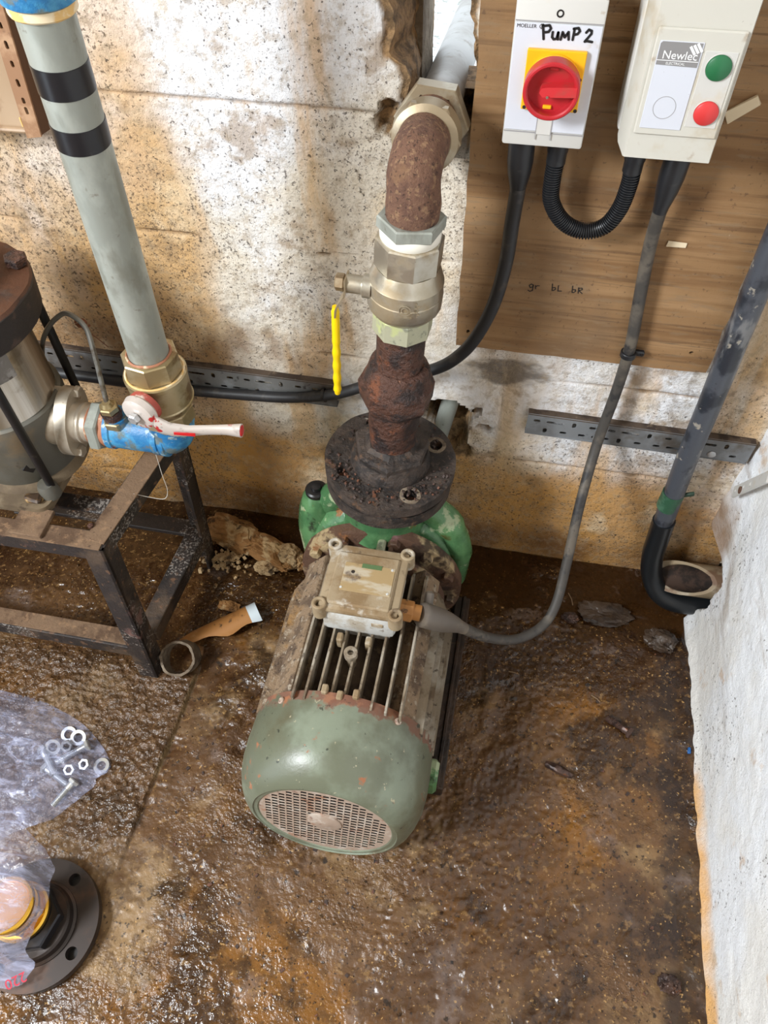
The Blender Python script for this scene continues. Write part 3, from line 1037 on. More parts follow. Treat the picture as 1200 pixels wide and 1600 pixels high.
fin0 = None
for x in fin_xs:
    zt = .152 - .25 * x * x
    b0 = math.sqrt(.121 ** 2 - x * x) - .004
    mb = MB()
    y0, y1 = .468, .775
    t = .0018
    pr = [(y0, b0), (y1 - .02, b0), (y1 - .02, zt - .03), (y1 - .045, zt - .002), (y0, zt)]
    V = [(MX + x - t, p[0], MZ + p[1]) for p in pr] + [(MX + x + t, p[0], MZ + p[1]) for p in pr]
    n = len(pr)
    mb.add(V, [tuple(range(n))[::-1], tuple(range(n, 2 * n))] + [(i, (i + 1) % n, (i + 1) % n + n, i + n) for i in range(n)])
    mb.build('cooling_fin', m_alu, pump, smooth=0)
# wide corner ribs (mud filled) and the level side fins
for sx, a0, rw in ((-1, 139, .064), (1, 43, .048)):
    a = math.radians(a0)
    d = Vector((math.cos(a), 0, math.sin(a)))
    tdir = Vector((-d.z, 0, d.x))
    R = Matrix((tdir, Vector((0, 1, 0)), d)).transposed()
    c = Vector(ax(.618)) + d * .132
    MB().box(c, (rw, .305, .036), .004, R).lump(.0012, 30, 5).build('corner_rib', m_alu_mud, pump, smooth=40)
    for k, zc in enumerate((.082, .064, .046, .028, .010, -.008, -.03, -.055)):
        ro = .161
        xo = sx * math.sqrt(ro ** 2 - zc ** 2)
        xi = sx * math.sqrt(.118 ** 2 - zc ** 2)
        mb = MB()
        y0, y1 = .470, .772
        pr = [(xi, y0), (xo, y0), (xo, y1 - .06), (xo - sx * .02, y1 - .02), (xi, y1)]
        V = [(MX + p[0], p[1], MZ + zc - .0022) for p in pr] + [(MX + p[0], p[1], MZ + zc + .0022) for p in pr]
        n = len(pr)
        mb.add(V, [tuple(range(n)), tuple(range(n, 2 * n))[::-1]] + [(i, (i + 1) % n, (i + 1) % n + n, i + n) for i in range(n)])
        mb.build('cooling_fin', m_alu_mud if sx < 0 else m_alu, pump, smooth=0)
# lugs along the cowl edge and the lifting-eye boss
for x, y, h in ((-.026, .487, .012), (.0, .481, .01), (.026, .487, .012), (-.023, .583, .012), (.026, .585, .01)):
    MB().box((MX + x, y, MZ + .152 + h / 2 - .008), (.010, .016, h + .016), .002).build('lug', m_boxlid, pump)
eb = MB().lathe((MX + .002, .556, MZ + .12), UPZ, [(0, .008), (.03, .008), (.032, .0115), (.044, .0115)], 20, cap1=False)
eb.ring((MX + .002, .556, MZ + .16), UPZ, .005, .0118, .006, 20, bev=.001)
eb.lathe((MX + .002, .556, MZ + .157), UPZ, [(0, .005), (.001, .005)], 16)
eb.build('lifting_eye_boss', m_alu, pump)

# junction box
BX, BY = -.181, .664
jb = MB()
jb.box((BX, BY - .003, .352), (.126, .124, .062), .010, seg=2)
jb.box((BX, BY, .315), (.104, .108, .05), .006)
jbo = jb.build('junction_box', m_boxwall, pump)
lid = MB()
lid.box((BX, BY, .388), (.136, .132, .016), .006, seg=2)
lid.box((BX, BY - .004, .397), (.108, .104, .008), .003)
lido = lid.build('junction_box_lid', m_boxlid, jbo)
for cx, cy in ((-.064, -.060), (.064, -.060), (-.064, .060), (.064, .060)):
    q = MB()
    q.ring((BX + cx, BY + cy, .366), UPZ, .0065, .0125, .036, 20, bev=.0018)
    q.lathe((BX + cx, BY + cy, .385), UPZ, [(0, .007), (.002, .007)], 16)
    q.build('lid_screw_boss', m_boxlid, jbo)
npo = MB().box((BX + .006, BY - .002, .4015), (.086, .056, .0016), .0004).build('nameplate', m_plate, jbo)
MB().box((BX + .009, BY + .0225, .4026), (.034, .0085, .0008)).build('green_sticker', m_label_green, jbo, smooth=0)
for cx, cy in ((-.035, -.025), (.044, -.025), (.044, .022)):
    MB().lathe((BX + cx, BY + cy, .4022), UPZ, [(0, .0025), (.001, .002)], 10).build('plate_rivet', m_boxwall, jbo)
MB().lathe((BX - .021, BY + .008, .4022), UPZ, [(0, .0035), (.0008, .003)], 12).build('plate_rivet', m_ink_faint, jbo)
MB().box((BX + .034, BY - .0652, .364), (.020, .003, .010), .001).build('box_notch', m_boxlid, jbo)

# drive end: end shield, adaptor flange, bolts, top rib
MB().lathe(ax(.762), AY, [(0, .118), (.008, .132), (.02, .134), (.028, .128), (.03, .11), (.055, .105)], 56).lump(.0015, 30, 3).build('end_shield', m_adaptor, pump)
MB().lathe(ax(.803), AY, [(0, .158), (.002, .163), (.022, .163), (.024, .160)], 72).lump(.0012, 40, 8).build('adaptor_flange', m_adaptor, pump)
for ang in (22, 50, 78, 118, 150, 190, -10):
    a = math.radians(ang)
    MB().hexnut((MX + math.cos(a) * .146, .790, MZ + math.sin(a) * .146), AY, .012, .014).lump(.001, 60, ang).build('flange_bolt', m_adaptor, pump)
MB().box((MX + .008, .79, MZ + .135), (.016, .045, .03), .004).build('top_rib', m_lime, pump)
MB().box((MX + .026, .795, MZ + .13), (.008, .035, .03), .002).build('top_rib', m_adaptor, pump)

# volute
VX = -.196
vol = MB().lathe((VX, .826, MZ), AY, [(0, .10), (.006, .135), (.02, .158), (.045, .172), (.075, .174), (.105, .166), (.13, .148), (.15, .12), (.156, .07)], 72)
vol.lump(.003, 12, 5)
volo = vol.build('volute', m_green, pump, smooth=60)
MB().tube(spline([(-.318, .885, .12), (-.322, .885, .24), (-.325, .885, .315), (-.325, .885, .328)], 4), [.05, .05, .05, .05, .048, .044, .04, .034, .030, .026, .024, .023, .022], 20).build('plug_boss', m_green, volo)
pl = MB().lathe((-.325, .885, .322), UPZ, [(0, .022), (.014, .022), (.017, .019), (.017, .011), (.024, .010), (.025, .007)], 24)
pl.build('vent_plug', m_blackbar, pump)
sh = MB().tube(spline([(-.315, .885, .28), (-.285, .882, .33), (-.25, .88, .362), (-.2, .88, .372)], 5), [.026] * 4 + [.03] * 4 + [.035] * 4 + [.04] * 4, 16)
sh.build('volute_shoulder', m_green, volo)
sh = MB().tube(spline([(-.04, .872, .12), (-.036, .868, .22), (-.06, .872, .30), (-.11, .878, .345)], 5), [.022] * 5 + [.026] * 5 + [.03] * 6, 16)
sh.build('volute_shoulder', m_green, volo)


def rx(z):
    return -.177 + .068 * (z - .45)


RD = Vector((.068, 0, 1)).normalized()


def RP(z):
    return (rx(z), .88, z)


MB().lathe(RP(.29), RD, [(0, .085), (.05, .078), (.09, .076), (.115, .085)], 40).lump(.002, 20, 9).build('discharge_neck', m_green, pump)


def bolt_circle(r, R, n=4, ph=math.radians(33)):
    return [circ(math.cos(2 * PI * k / n + ph) * r, math.sin(2 * PI * k / n + ph) * r, R, 14) for k in range(n)]


fx, fy, fd = frame_from(RD, (0, 1, 0))
MB().plate(circ(0, 0, .114, 72), bolt_circle(.089, .0105), .028, Vector(RP(.406)), fx, fy).lump(.0012, 40, 4).build('discharge_flange', m_flange, pump, smooth=40)
MB().lathe(RP(.432), RD, [(0, .110), (.014, .110)], 60).lump(.0015, 40, 4).build('gasket', m_grit_rust, pump)

# base rails and the green foot
for x in (-.018, -.352):
    q = MB().box((x, .665, .012), (.034, .42, .05), .003)
    q.box((x + (.004 if x > -.1 else -.004), .665, .039), (.008, .42, .008), .002)
    q.lump(.002, 25, 4).build('base_rail', m_rail, pump)
MB().box((-.028, .47, .055), (.03, .05, .06), .006).lump(.002, 30, 2).build('motor_foot', m_green, pump)
MB().box((-.344, .47, .045), (.03, .05, .07), .006).lump(.002, 30, 2).build('motor_foot', m_green, pump)

# ================================================================== RISER ON THE PUMP
cf = thing('companion_flange', RP(.444), 'round black rusty flange bolted down on top of the green pump body', 'flange')
q = MB().plate(circ(0, 0, .117, 80), bolt_circle(.089, .0115), .020, Vector(RP(.444)), fx, fy).lump(.0014, 45, 3)
q.build('flange_plate', m_flange, cf, smooth=40)
q = MB().lathe(RP(.463), RD, [(0, .072), (.012, .070), (.022, .066), (.03, .064)], 48).lump(.002, 40, 6)
q.build('flange_hub', m_flange, cf)
q = MB().lathe(RP(.488), RD, [(0, .066), (.014, .067), (.02, .064), (.022, .05), (.03, .043)], 7, phase=.3).lump(.003, 40, 6)
q.build('hex_collar', m_flange, cf, smooth=20)
# rust crumbs lying on the flange
q = MB()
rr = random.Random(3)
for i in range(150):
    a = rr.uniform(0, 2 * PI) if i > 80 else rr.uniform(-PI * .95, -.3)
    r = rr.uniform(.074, .112)
    c = Vector(RP(.466)) + fx * (-math.cos(a) * r) + fy * math.sin(a) * r
    s = rr.uniform(.0015, .0055)
    q.box(c, (s, s * rr.uniform(.6, 1.2), s * .8), 0, Quaternion((rr.random(), rr.random(), rr.random(), rr.random())).normalized().to_matrix())
q.build('rust_crumbs', m_grit_rust, cf, smooth=0, kind='stuff')
for k in (0, 3):
    ph = 2 * PI * k / 4 + math.radians(33)
    pp = Vector(RP(.4638)) + fx * (math.cos(ph) * .089) + fy * math.sin(ph) * .089
    MB().ring(pp, RD, .0118, .0185, .0012, 20).lump(.0016, 70, k).build('bare_washer_mark', m_cutpipe, cf)

un = thing('pipe_union', RP(.50), 'heavily rusted iron pipe union between the black flange and the silver valve', 'pipe fitting')
MB().lathe(RP(.492), RD, [(0, .041), (.02, .040), (.06, .041), (.065, .043), (.115, .043), (.118, .046)], 36).lump(.0025, 45, 4).build('lower_pipe', m_scale, un)
MB().lathe(RP(.603), RD, [(0, .047), (.008, .054), (.02, .0605), (.05, .0615), (.058, .058)], 8, phase=.2).lump(.004, 30, 14).build('union_nut', m_scale, un, smooth=25)
MB().lathe(RP(.655), RD, [(0, .058), (.012, .052), (.024, .049), (.034, .046), (.038, .04)], 36).lump(.003, 40, 24).build('union_collar', m_scale, un)
MB().lathe(RP(.688), RD, [(0, .038), (.03, .0365), (.078, .037)], 32).lump(.0022, 60, 34).build('upper_nipple', m_scale, un)

bv = thing('ball_valve', RP(.758), 'silver nickel ball valve with yellow lever, on the rusty riser', 'valve')
MB().hexnut(RP(.759), RD, .0445, .036, 8, phase=.32).build('lower_hex', m_lime, bv, smooth=20)
MB().lathe(RP(.793), RD, [(0, .041), (.003, .045), (.012, .0515), (.016, .053), (.036, .0535), (.037, .0525), (.056, .0525), (.0575, .0515), (.066, .049), (.074, .046), (.078, .044)], 56).build('valve_body', m_nickel, bv, smooth=25)
MB().hexnut(RP(.870), RD, .0468, .043, 8, phase=.32).build('upper_hex', m_nickel, bv, smooth=20)
# cast-in marks on the front of the body
fr = Vector(RP(.833)) + Vector((.008, -.0528, 0))
q = MB()
for r0, r1 in ((.0075, .0085), (.0038, .0048)):
    q.ring(fr, (0, -1, 0), r0, r1, .0009, 24)
for i, (dx, hh) in enumerate(((-.0165, .018), (.0165, .02))):
    for k in range(7):
        zz = -hh / 2 + k * hh / 6
        q.box(fr + Vector((dx + (.0015 if k % 2 else -.0008), .0028, zz)), (.0035 if k % 3 else .0015, .002, .0016))
for zz in (-.0105, -.0125):
    q.box(fr + Vector((0, .0006, zz)), (.018, .0016, .0007))
q.build('cast_marks', m_nickel_dusty, bv, smooth=0)
st = MB().lathe((rx(.845) - .045, .865, .838), (-1, 0, .04), [(0, .017), (.012, .017), (.014, .013), (.036, .013)], 24)
st.build('stem_boss', m_nickel, bv)
q = MB().hexnut((rx(.845) - .083, .864, .8405), (-1, 0, .04), .0125, .014, 6)
q.build('stem_nut', m_nickel_dusty, bv)
q = MB()
lv = [(-.231, .864, .852), (-.231, .864, .838), (-.233, .863, .826), (-.2415, .862, .812), (-.2475, .861, .800), (-.2495, .861, .785)]
wds = [.026, .028, .026, .022, .02, .016]
V, F = [], []
for p, wd in zip(lv, wds):
    for dx, dy in ((-.0012, -wd / 2), (.0012, -wd / 2), (.0012, wd / 2), (-.0012, wd / 2)):
        V.append((p[0] + dx, p[1] + dy, p[2]))
for i in range(len(lv) - 1):
    for k in range(4):
        F.append((i * 4 + k, i * 4 + (k + 1) % 4, i * 4 + 4 + (k + 1) % 4, i * 4 + 4 + k))
F += [(3, 2, 1, 0), tuple(range(len(V) - 4, len(V)))]
q.add(V, F).build('lever_arm', m_nickel_dusty, bv)
gp, gr_ = [], []
for k in range(41):
    t = k / 40
    z = .800 - t * .172
    gp.append((-.2495 - .008 * t, .861, z))
    gr_.append((.0062 + .0007 * math.sin(t * 2 * PI * 6.5) * (1 if t > .35 else .2)) * (1 if .03 < t < .97 else .75))
MB().tube(gp, gr_, 16).build('lever_grip', m_handle_y, bv)

hb = thing('reducing_bush', RP(.912), 'silver hexagonal bush wound with white thread tape, above the silver valve', 'pipe fitting')
MB().lathe(RP(.911), RD, [(0, .0385), (.003, .0405), (.012, .0412), (.016, .039)], 40).build('thread_tape', m_tape_white, hb)
MB().hexnut(RP(.925), RD, .0455, .018, 6, phase=.25, hole=.035).build('bush_hex', m_galv, hb, smooth=20)
el = thing('pipe_elbow', RP(.93), 'brown rusted pipe elbow turning from the riser into the wall opening', 'pipe fitting')
ep = spline([(rx(.93), .88, .93), (rx(.965), .88, .962), (-.1425, .884, .992), (-.141, .903, 1.008), (-.1405, .925, 1.0075), (-.140, .953, 1.0045)], 7)
MB().tube(ep, [.0335 + .0015 * math.exp(-((i - 6) / 5) ** 2) for i in range(len(ep))], 36).lump(.0012, 45, 6).build('elbow_body', m_rust, el)
# union joint in the opening and the outlet pipe going out through it
HD = Vector((-.004, .5, -.062)).normalized()


def HP(y):
    return Vector((-.140, .945, 1.005)) + HD * ((y - .945) / HD.y)


uj = thing('outlet_union', HP(.95), 'dull nickel union with big hexagon nut where the elbow meets the outlet pipe', 'pipe fitting')
MB().lathe(HP(.946), HD, [(0, .0345), (.001, .036), (.004, .043), (.020, .045), (.023, .0455), (.028, .044), (.031, .036)], 44).build('union_collar', m_nickel_dusty, uj, smooth=25)
MB().hexnut(HP(.950), HD, .0465, .014, 6, phase=.1).build('collar_hex', m_nickel_dusty, uj, smooth=20)
MB().lathe(HP(.974), HD, [(0, .036), (.04, .036)], 36).build('union_tail', m_rust, uj)
MB().hexnut(HP(1.006), HD, .0505, .030, 6, phase=.1, hole=.0375).build('union_nut', m_nickel_dusty, uj, smooth=20)
op = MB().lathe(HP(1.01), HD, [(0, .0302), (1.0, .0302)], 40)
tag(op.build('outlet_pipe', m_pvc_grey, origin=HP(1.0)), 'grey outlet pipe running out through the broken hole in the wall', 'pipe')

# ================================================================== ELECTRICS ON THE BACK WALL
XF, ZF = (1, 0, 0), (0, 0, 1)
# ---- plywood backing board
FB = 1.030         # front face of the board
bo = thing('plywood_board', (.12, FB, .61), 'large weathered plywood board screwed to the back wall behind the switch boxes', 'board')
q = MB()
nz_, nx_ = 40, 34
outl = [(-.088 + (.002 * rnd.uniform(-1, 1) if 0 < i < 30 else 0), .609 + (1.6 - .609) * i / 30) for i in range(31)][::-1]
outl += [(-.088 + .417 * i / 20, .609 + .0012 * rnd.uniform(-1, 1)) for i in range(1, 20)]
outl += [(.329, .611), (.331, .64)] + [(.3285 + (.0035 * rnd.uniform(-1, 1)), .66 + .94 * i / 24) for i in range(25)]
q.plate(outl[::-1][::-1], [circ(-.069, .641, .003, 10, .004), circ(.295, .649, .004, 10, .003), circ(.222, .837, .002, 8)], .016, (0, FB, 0), XF, ZF)
q.v = [Vector((v.x, v.y + .016, v.z)) for v in q.v]
q.build('board_sheet', m_ply, bo, smooth=0)
for (x, z) in ((-.069, .641), (.295, .649)):
    MB().lathe((x, FB + .006, z), (0, -1, 0), [(0, .0035), (.002, .0035), (.003, .002)], 12).build('board_screw', m_blackbar, bo)
hand = {'g': [[(.006, .006), (.003, .008), (0, .005), (.002, .001), (.006, .003), (.006, .007), (.006, -.004), (.002, -.006), (-.001, -.004)]],
        'r': [[(0, .006), (.001, 0)], [(.001, .004), (.003, .006), (.006, .006)]],
        'b': [[(0, .012), (.001, 0)], [(.001, .005), (.005, .006), (.006, .003), (.003, 0), (.001, .001)]],
        'L': [[(0, .010), (.0005, 0), (.006, .0005)]],
        'R': [[(0, .010), (.001, 0)], [(0, .009), (.005, .010), (.006, .007), (.001, .005), (.007, 0)]]}
for wi, (wd, x) in enumerate((('gr', .020), ('bL', .055), ('bR', .086))):
    for k, ch in enumerate(wd):
        strokes(hand[ch], .0017, (x + k * .0095, FB - .0001, .741), XF, ZF, 'pencilled_mark', m_ink_faint, bo)

# ---- rotary isolator
IS = thing('isolator_switch', (.005, FB, 1.008), 'white isolator box with red rotary knob on yellow plate, marked PUMP 2', 'switch box')
q = MB().box((.005, (.958 + FB) / 2, 1.0895), (.097, FB - .958, .163), .004, seg=2)
q.build('enclosure', m_cream, IS)
MB().box((.0055, .954, 1.0895), (.0975, .010, .163), .003, seg=2).build('front_cover', m_white, IS)
MB().box((.0055, .9485, 1.0865), (.095, .0022, .118), .0006).build('faceplate', m_facepl, IS)
MB().box((.0055, .9487, 1.147), (.0955, .0016, .0008)).build('cover_seam', m_line, IS, smooth=0)
MB().box((.0055, .9487, 1.0255), (.0955, .0016, .0008)).build('cover_seam', m_line, IS, smooth=0)
q = MB().lathe((.005, .9500, 1.1555), (0, -1, 0), [(0, .0040), (.0016, .0040), (.0016, .0026), (.0004, .0022)], 18)
q.build('cover_screw', m_blackbar, IS)
MB().box((.008, .9445, 1.088), (.066, .006, .066), .001).build('yellow_plate', m_yellow, IS)
kn = MB().lathe((.0075, .9415, 1.088), (0, -1, 0), [(0, .0305), (.004, .0305), (.006, .0285)], 48)
kn = kn.build('knob_base', m_yellow, IS)
kc = (.0075, .936, 1.087)
q = MB().ring(kc, (0, -1, 0), .0265, .0318, .019, 56, bev=.0016)
ko = q.build('rotary_knob', m_red, IS)
MB().lathe((kc[0], .935, kc[2]), (0, -1, 0), [(0, .0268), (.004, .0268)], 48).build('knob_dish', m_red, ko)
q = MB()
gpr = [(-.013, -.002), (-.009, -.0065), (.0285, -.0045), (.0285, .0065), (-.006, .0045), (-.011, .003)]
q.plate(gpr, [], .019, (kc[0], .9355, kc[2] + .001), XF, ZF)
q.build('knob_grip', m_red_dusty, ko)
MB().lathe((kc[0] - .0035, .9152, kc[2] - .0045), (0, -1, 0), [(0, .0017), (.0005, .0015)], 12).build('grip_pin', m_nickel, ko)
for dz in (.021, -.0215):
    MB().box((kc[0] - .001 + dz * .05, .931, kc[2] + dz), (.010, .006, .004), .0008).build('dish_lug', m_red_dusty if dz > 0 else m_yellow, ko)
for (x, z) in ((-.021, 1.058), (.0385, 1.0575), (.0375, 1.092), (-.0165, 1.094)):
    MB().lathe((x, .9418, z), (0, -1, 0), [(0, .0022), (.0006, .0022)], 10).build('plate_screw', m_ink_faint, IS)
q = MB().box((.0055, .9478, 1.035), (.0175, .0016, .022), .0004)
q.build('padlock_tab', m_white, IS)
for dx in (-.0092, .0092):
    MB().box((.0055 + dx, .9474, 1.033), (.0007, .001, .03)).build('tab_line', m_line, IS, smooth=0)
text('MOELLER', .0052, (-.0402, .9473, 1.1405), XF, ZF, 'maker_lettering', m_ink_faint, IS, .0001)
q = MB().ring((-.0133, .9474, 1.1425), (0, -1, 0), .0016, .0022, .0003, 18)
q.box((-.0133, .9473, 1.1425), (.0004, .0004, .0056))
q.build('maker_mark', m_ink_faint, IS, smooth=0)
PEN = [[[(0, .0145), (.0025, .0005)], [(.0005, .0135), (.007, .0145), (.009, .0115), (.007, .008), (.0015, .007)]],
       [[(.0115, .008), (.0115, .003), (.0135, .0008), (.0165, .0015), (.0175, .008)], [(.0175, .008), (.0182, .001)]],
       [[(.0212, .001), (.0222, .0085), (.0252, .0035), (.0285, .009), (.0298, .0015)]],
       [[(.0345, .0125), (.0342, .0015)], [(.0335, .0125), (.0385, .0135), (.0405, .0105), (.0385, .0075), (.0345, .0065)]],
       [[(.0475, .0095), (.0498, .0125), (.0530, .0115), (.0532, .0085), (.0475, .0005), (.0500, .0012), (.0555, .0005)]]]
for ls in PEN:
    strokes(ls, .0027, (-.0118, .9472, 1.1297), XF, ZF, 'marker_letter', m_ink, IS)

# ---- push-button starter
ST = thing('motor_starter', (.15, FB, 1.015), 'tall off-white starter box with round green and red push buttons', 'switch box')
MB().box((.148, (.968 + FB) / 2, 1.128), (.110, FB - .968, .205), .004, seg=2).build('back_box', m_white, ST)
# cover tapering to the front
V = []
for (y, x0, x1, z0, z1) in ((.972, .0955, .2045, 1.020, 1.232), (.955, .096, .204, 1.019, 1.232), (.930, .1025, .203, 1.0155, 1.232), (.926, .1045, .2015, 1.0165, 1.230)):
    V += [(x0, y, z0), (x1, y, z0), (x1, y, z1), (x0, y, z1)]
F = [(0, 1, 2, 3)] + [(k * 4 + i, k * 4 + 4 + i, k * 4 + 4 + (i + 1) % 4, k * 4 + (i + 1) % 4) for k in range(3) for i in range(4)] + [(15, 14, 13, 12)]
cv = MB().add(V, F).build('front_cover', m_cream, ST, smooth=20)
MB().box((.1535, .9245, 1.102), (.0915, .004, .112), .0015).build('cover_panel', m_cream, ST)
MB().box((.1355, .9222, 1.100), (.0455, .0016, .092), .0005).build('label_plate', m_facepl, ST)
MB().box((.1782, .9224, 1.0985), (.034, .0014, .080), .0005).build('button_plate', m_white, ST)
q = MB()
o1 = [(.1135, 1.1225), (.1565, 1.1215), (.1565, 1.1455), (.1155, 1.1455), (.1135, 1.1435)]
q.plate(o1, [], .0004, (0, .9214, 0), XF, ZF)
q.v = [Vector((v.x, v.y, v.z)) for v in q.v]
q.build('grey_logo_panel', m_grey_print, ST, smooth=0)
text('Newlec', .0118, (.1178, .9209, 1.1288), XF, ZF, 'maker_lettering', m_white_print, ST, .0001)
text('ELECTRICAL', .0036, (.1235, .9209, 1.1232), XF, ZF, 'maker_lettering', m_white_print, ST, .0001)
MB().box((.1350, .9209, 1.1272), (.0428, .0004, .0006)).build('logo_rule', m_white_print, ST, smooth=0)
for k in range(3):
    x, z = .1435 + k * .0033, 1.1412 + k * .0016
    MB().plate([(x, z), (x + .0062, z - .0078), (x + .0083, z - .0062), (x + .0021, z + .0016)], [], .0003, (0, .9211, 0), XF, ZF).build('logo_stripe', m_white_print, ST, smooth=0)
q = MB().ring((.1345, .9216, 1.078), (0, -1, 0), .0118, .0124, .0004, 40)
q.build('blank_knockout', m_line, ST, smooth=0)
for (x, z, m, nm) in ((.179, 1.1228, m_btn_green, 'green_button'), (.1805, 1.0752, m_btn_red, 'red_button')):
    MB().lathe((x, .923, z), (0, -1, 0), [(0, .0132), (.003, .0132), (.0042, .0122), (.0048, .0)], 40, cap1=False).build(nm, m, ST, smooth=50)
    MB().ring((x, .9225, z), (0, -1, 0), .0132, .0142, .0016, 40, bev=.0004).build('button_bezel', m_white, ST)

# ---- corrugated conduit looping between the two boxes
cc = thing('corrugated_conduit', (.08, .99, .87), 'black corrugated conduit looping between the two switch boxes', 'conduit')
cp = spline([(.0275, .99, .972), (.027, .99, .945), (.0305, .99, .914), (.0505, .99, .8855), (.0800, .99, .8735), (.1075, .99, .8835), (.1220, .99, .912), (.1265, .99, .948), (.1255, .99, .970)], 26)
# resample evenly and make the ridges
Ls = [0]
for a, b in zip(cp[:-1], cp[1:]):
    Ls.append(Ls[-1] + (b - a).length)
tot = Ls[-1]
npt = 72 * 5
pts, rad = [], []
xs_ = np.array([tuple(p) for p in cp])
for i in range(npt + 1):
    s = tot * i / npt
    pts.append(tuple(np.interp(s, Ls, xs_[:, k]) for k in range(3)))
    rad.append(.0103 + .0012 * (1 if (i % 5) in (0, 1, 2) else -1.0))
MB().tube(pts, rad, 16).build('conduit_hose', m_rubber, cc, smooth=50)
for (x, z) in ((.0275, .986), (.1255, .983)):
    q = MB().lathe((x, .99, z + .026), (0, 0, -1), [(0, .0135), (.028, .0135), (.030, .0125), (.044, .0125), (.045, .0115)], 24)
    q.build('end_connector', m_rubber, cc)

# ---- cables
ca = thing('isolator_cable', (-.018, .985, 1.0), 'thick black cable from the isolator, sweeping left behind the riser', 'cable')
MB().lathe((-.0195, .985, 1.011), (.03, .1, -1), [(0, .0165), (.006, .017), (.045, .0172), (.062, .0155), (.082, .0115), (.090, .0108)], 24).build('gland_boot', m_rubber, ca)
p1 = spline([(-.0165, .992, .93), (-.0185, 1.0, .872), (-.0205, 1.002, .80), (-.0315, 1.002, .722), (-.055, 1.003, .65), (-.082, 1.004, .605), (-.115, 1.006, .573), (-.17, 1.012, .54), (-.24, 1.018, .502),
             (-.31, 1.022, .462), (-.40, 1.024, .435), (-.50, 1.024, .425), (-.62, 1.024, .418), (-.75, 1.024, .418), (-.9, 1.024, .42), (-1.15, 1.024, .42)], 7)
MB().tube(p1, .0108, 14).build('cable_sheath', m_cable, ca)
for x in (-.335, -.62):
    z = float(np.interp(x, [-.75, -.62, -.5, -.4, -.31], [.418, .418, .425, .435, .462]))
    MB().ring((x - .003, 1.024, z), (1, 0, 0), .011, .0125, .005, 18).build('cable_tie', m_blackbar, ca)

cb = thing('starter_cable', (.18, .985, 1.0), 'black cable from the starter box down to the motor junction box', 'cable')
MB().lathe((.1775, .985, 1.018), (-.03, .06, -1), [(0, .0135), (.006, .0165), (.055, .0165), (.075, .0145), (.098, .0105), (.106, .0098)], 24).build('gland_boot', m_rubber, cb)
p2 = spline([(.1745, .991, .915), (.177, 1.005, .868), (.181, 1.012, .815), (.189, 1.014, .73), (.195, 1.015, .66), (.196, 1.02, .56), (.187, 1.0, .44), (.176, .93, .352), (.172, .86, .247),
             (.164, .80, .187), (.142, .76, .162), (.095, .72, .170), (.038, .69, .216), (-.012, .672, .272)], 7)
npz = len(p2)
MB().tube(p2, [.0096 if i < npz - 8 else .0096 + .0012 * (i - npz + 8) / 8 for i in range(npz)], 14).build('cable_sheath', m_cable_dusty, cb)
MB().tube(spline([(-.004, .674, .264), (-.022, .667, .286), (-.05, .654, .318), (-.07, .645, .340), (-.083, .641, .350)], 5),
          [.0105] + [.0112 + .0105 * smooth01(np.array(i / 10.0))[()] for i in range(16)] + [.022, .0215, .019, .017], 20).build('heatshrink_boot', m_boot, cb)
q = MB().hexnut((-.119, .641, .356), (1, 0, -.12), .019, .026, 8)
q.lathe((-.094, .641, .354), (1, 0, -.12), [(0, .014), (.014, .014)], 20)
q.build('brass_gland', m_shard, cb)
MB().box((-.072, .678, .335), (.016, .034, .012), .004, Matrix.Rotation(.5, 3, 'X')).lump(.002, 40, 2).build('boot_tail', m_boot, cb)
cl = MB().ring((.1955, 1.0155, .6495), (0, .02, -1), .0095, .0130, .010, 20, bev=.001)
cl.box((.211, 1.020, .645), (.020, .009, .010), .002)
cl.build('cable_clip', m_rubber, cb)
MB().lathe((.2165, 1.0155, .645), (0, -1, 0), [(0, .0025), (.002, .002)], 10).build('clip_nail', m_blackbar, cb)

# ---- thick conduit down the corner into the broken wall foot
ct = thing('corner_conduit', (.345, 1.0, .6), 'thick scuffed dark grey conduit running down the corner and into the wall foot', 'conduit')
p3 = spline([(.334, 1.0, 1.6), (.334, 1.0, 1.25), (.337, 1.0, .9), (.341, 1.0, .74), (.346, 1.0, .58), (.349, 1.0, .44), (.356, 1.0, .30), (.360, 1.0, .215)], 6)
MB().tube(p3, .0195, 24).build('conduit_pipe', m_conduit, ct)
p4 = spline([(.359, 1.0, .245), (.363, 1.0, .185), (.367, .995, .125), (.379, .985, .072), (.403, .965, .036), (.44, .952, .026), (.50, .956, .026), (.60, .975, .03)], 7)
MB().tube(p4, .0225, 24).build('lower_sleeve', m_conduit_low, ct)
MB().ring((.3535, 1.0, .335), (-.012, 0, -1), .0195, .0208, .045, 24).build('green_tape', m_green_tape, ct)
MB().box((.379, .996, .338), (.022, .006, .010), .002, Matrix.Rotation(-.4, 3, 'Y')).lump(.002, 90, 3).build('tape_tail', m_green_strap, ct)

# ---- clay-coloured pipe stub in the broken foot of the wall, cut off obliquely
ps = thing('pipe_stub', (.42, .975, .088), 'grimy cream pipe end poking out of the broken wall foot in the corner', 'pipe')
n = 32


def stub_end(r, k, dx):
    a = 2 * PI * k / n
    y, z = math.cos(a) * r, math.sin(a) * r
    qv = -.62 * y + .78 * z
    return (.386 + dx + max(0.0, qv + .030) ** 1.15 * 2.6 + .0008 * math.sin(k * 2.3), .975 + y, .088 + z)


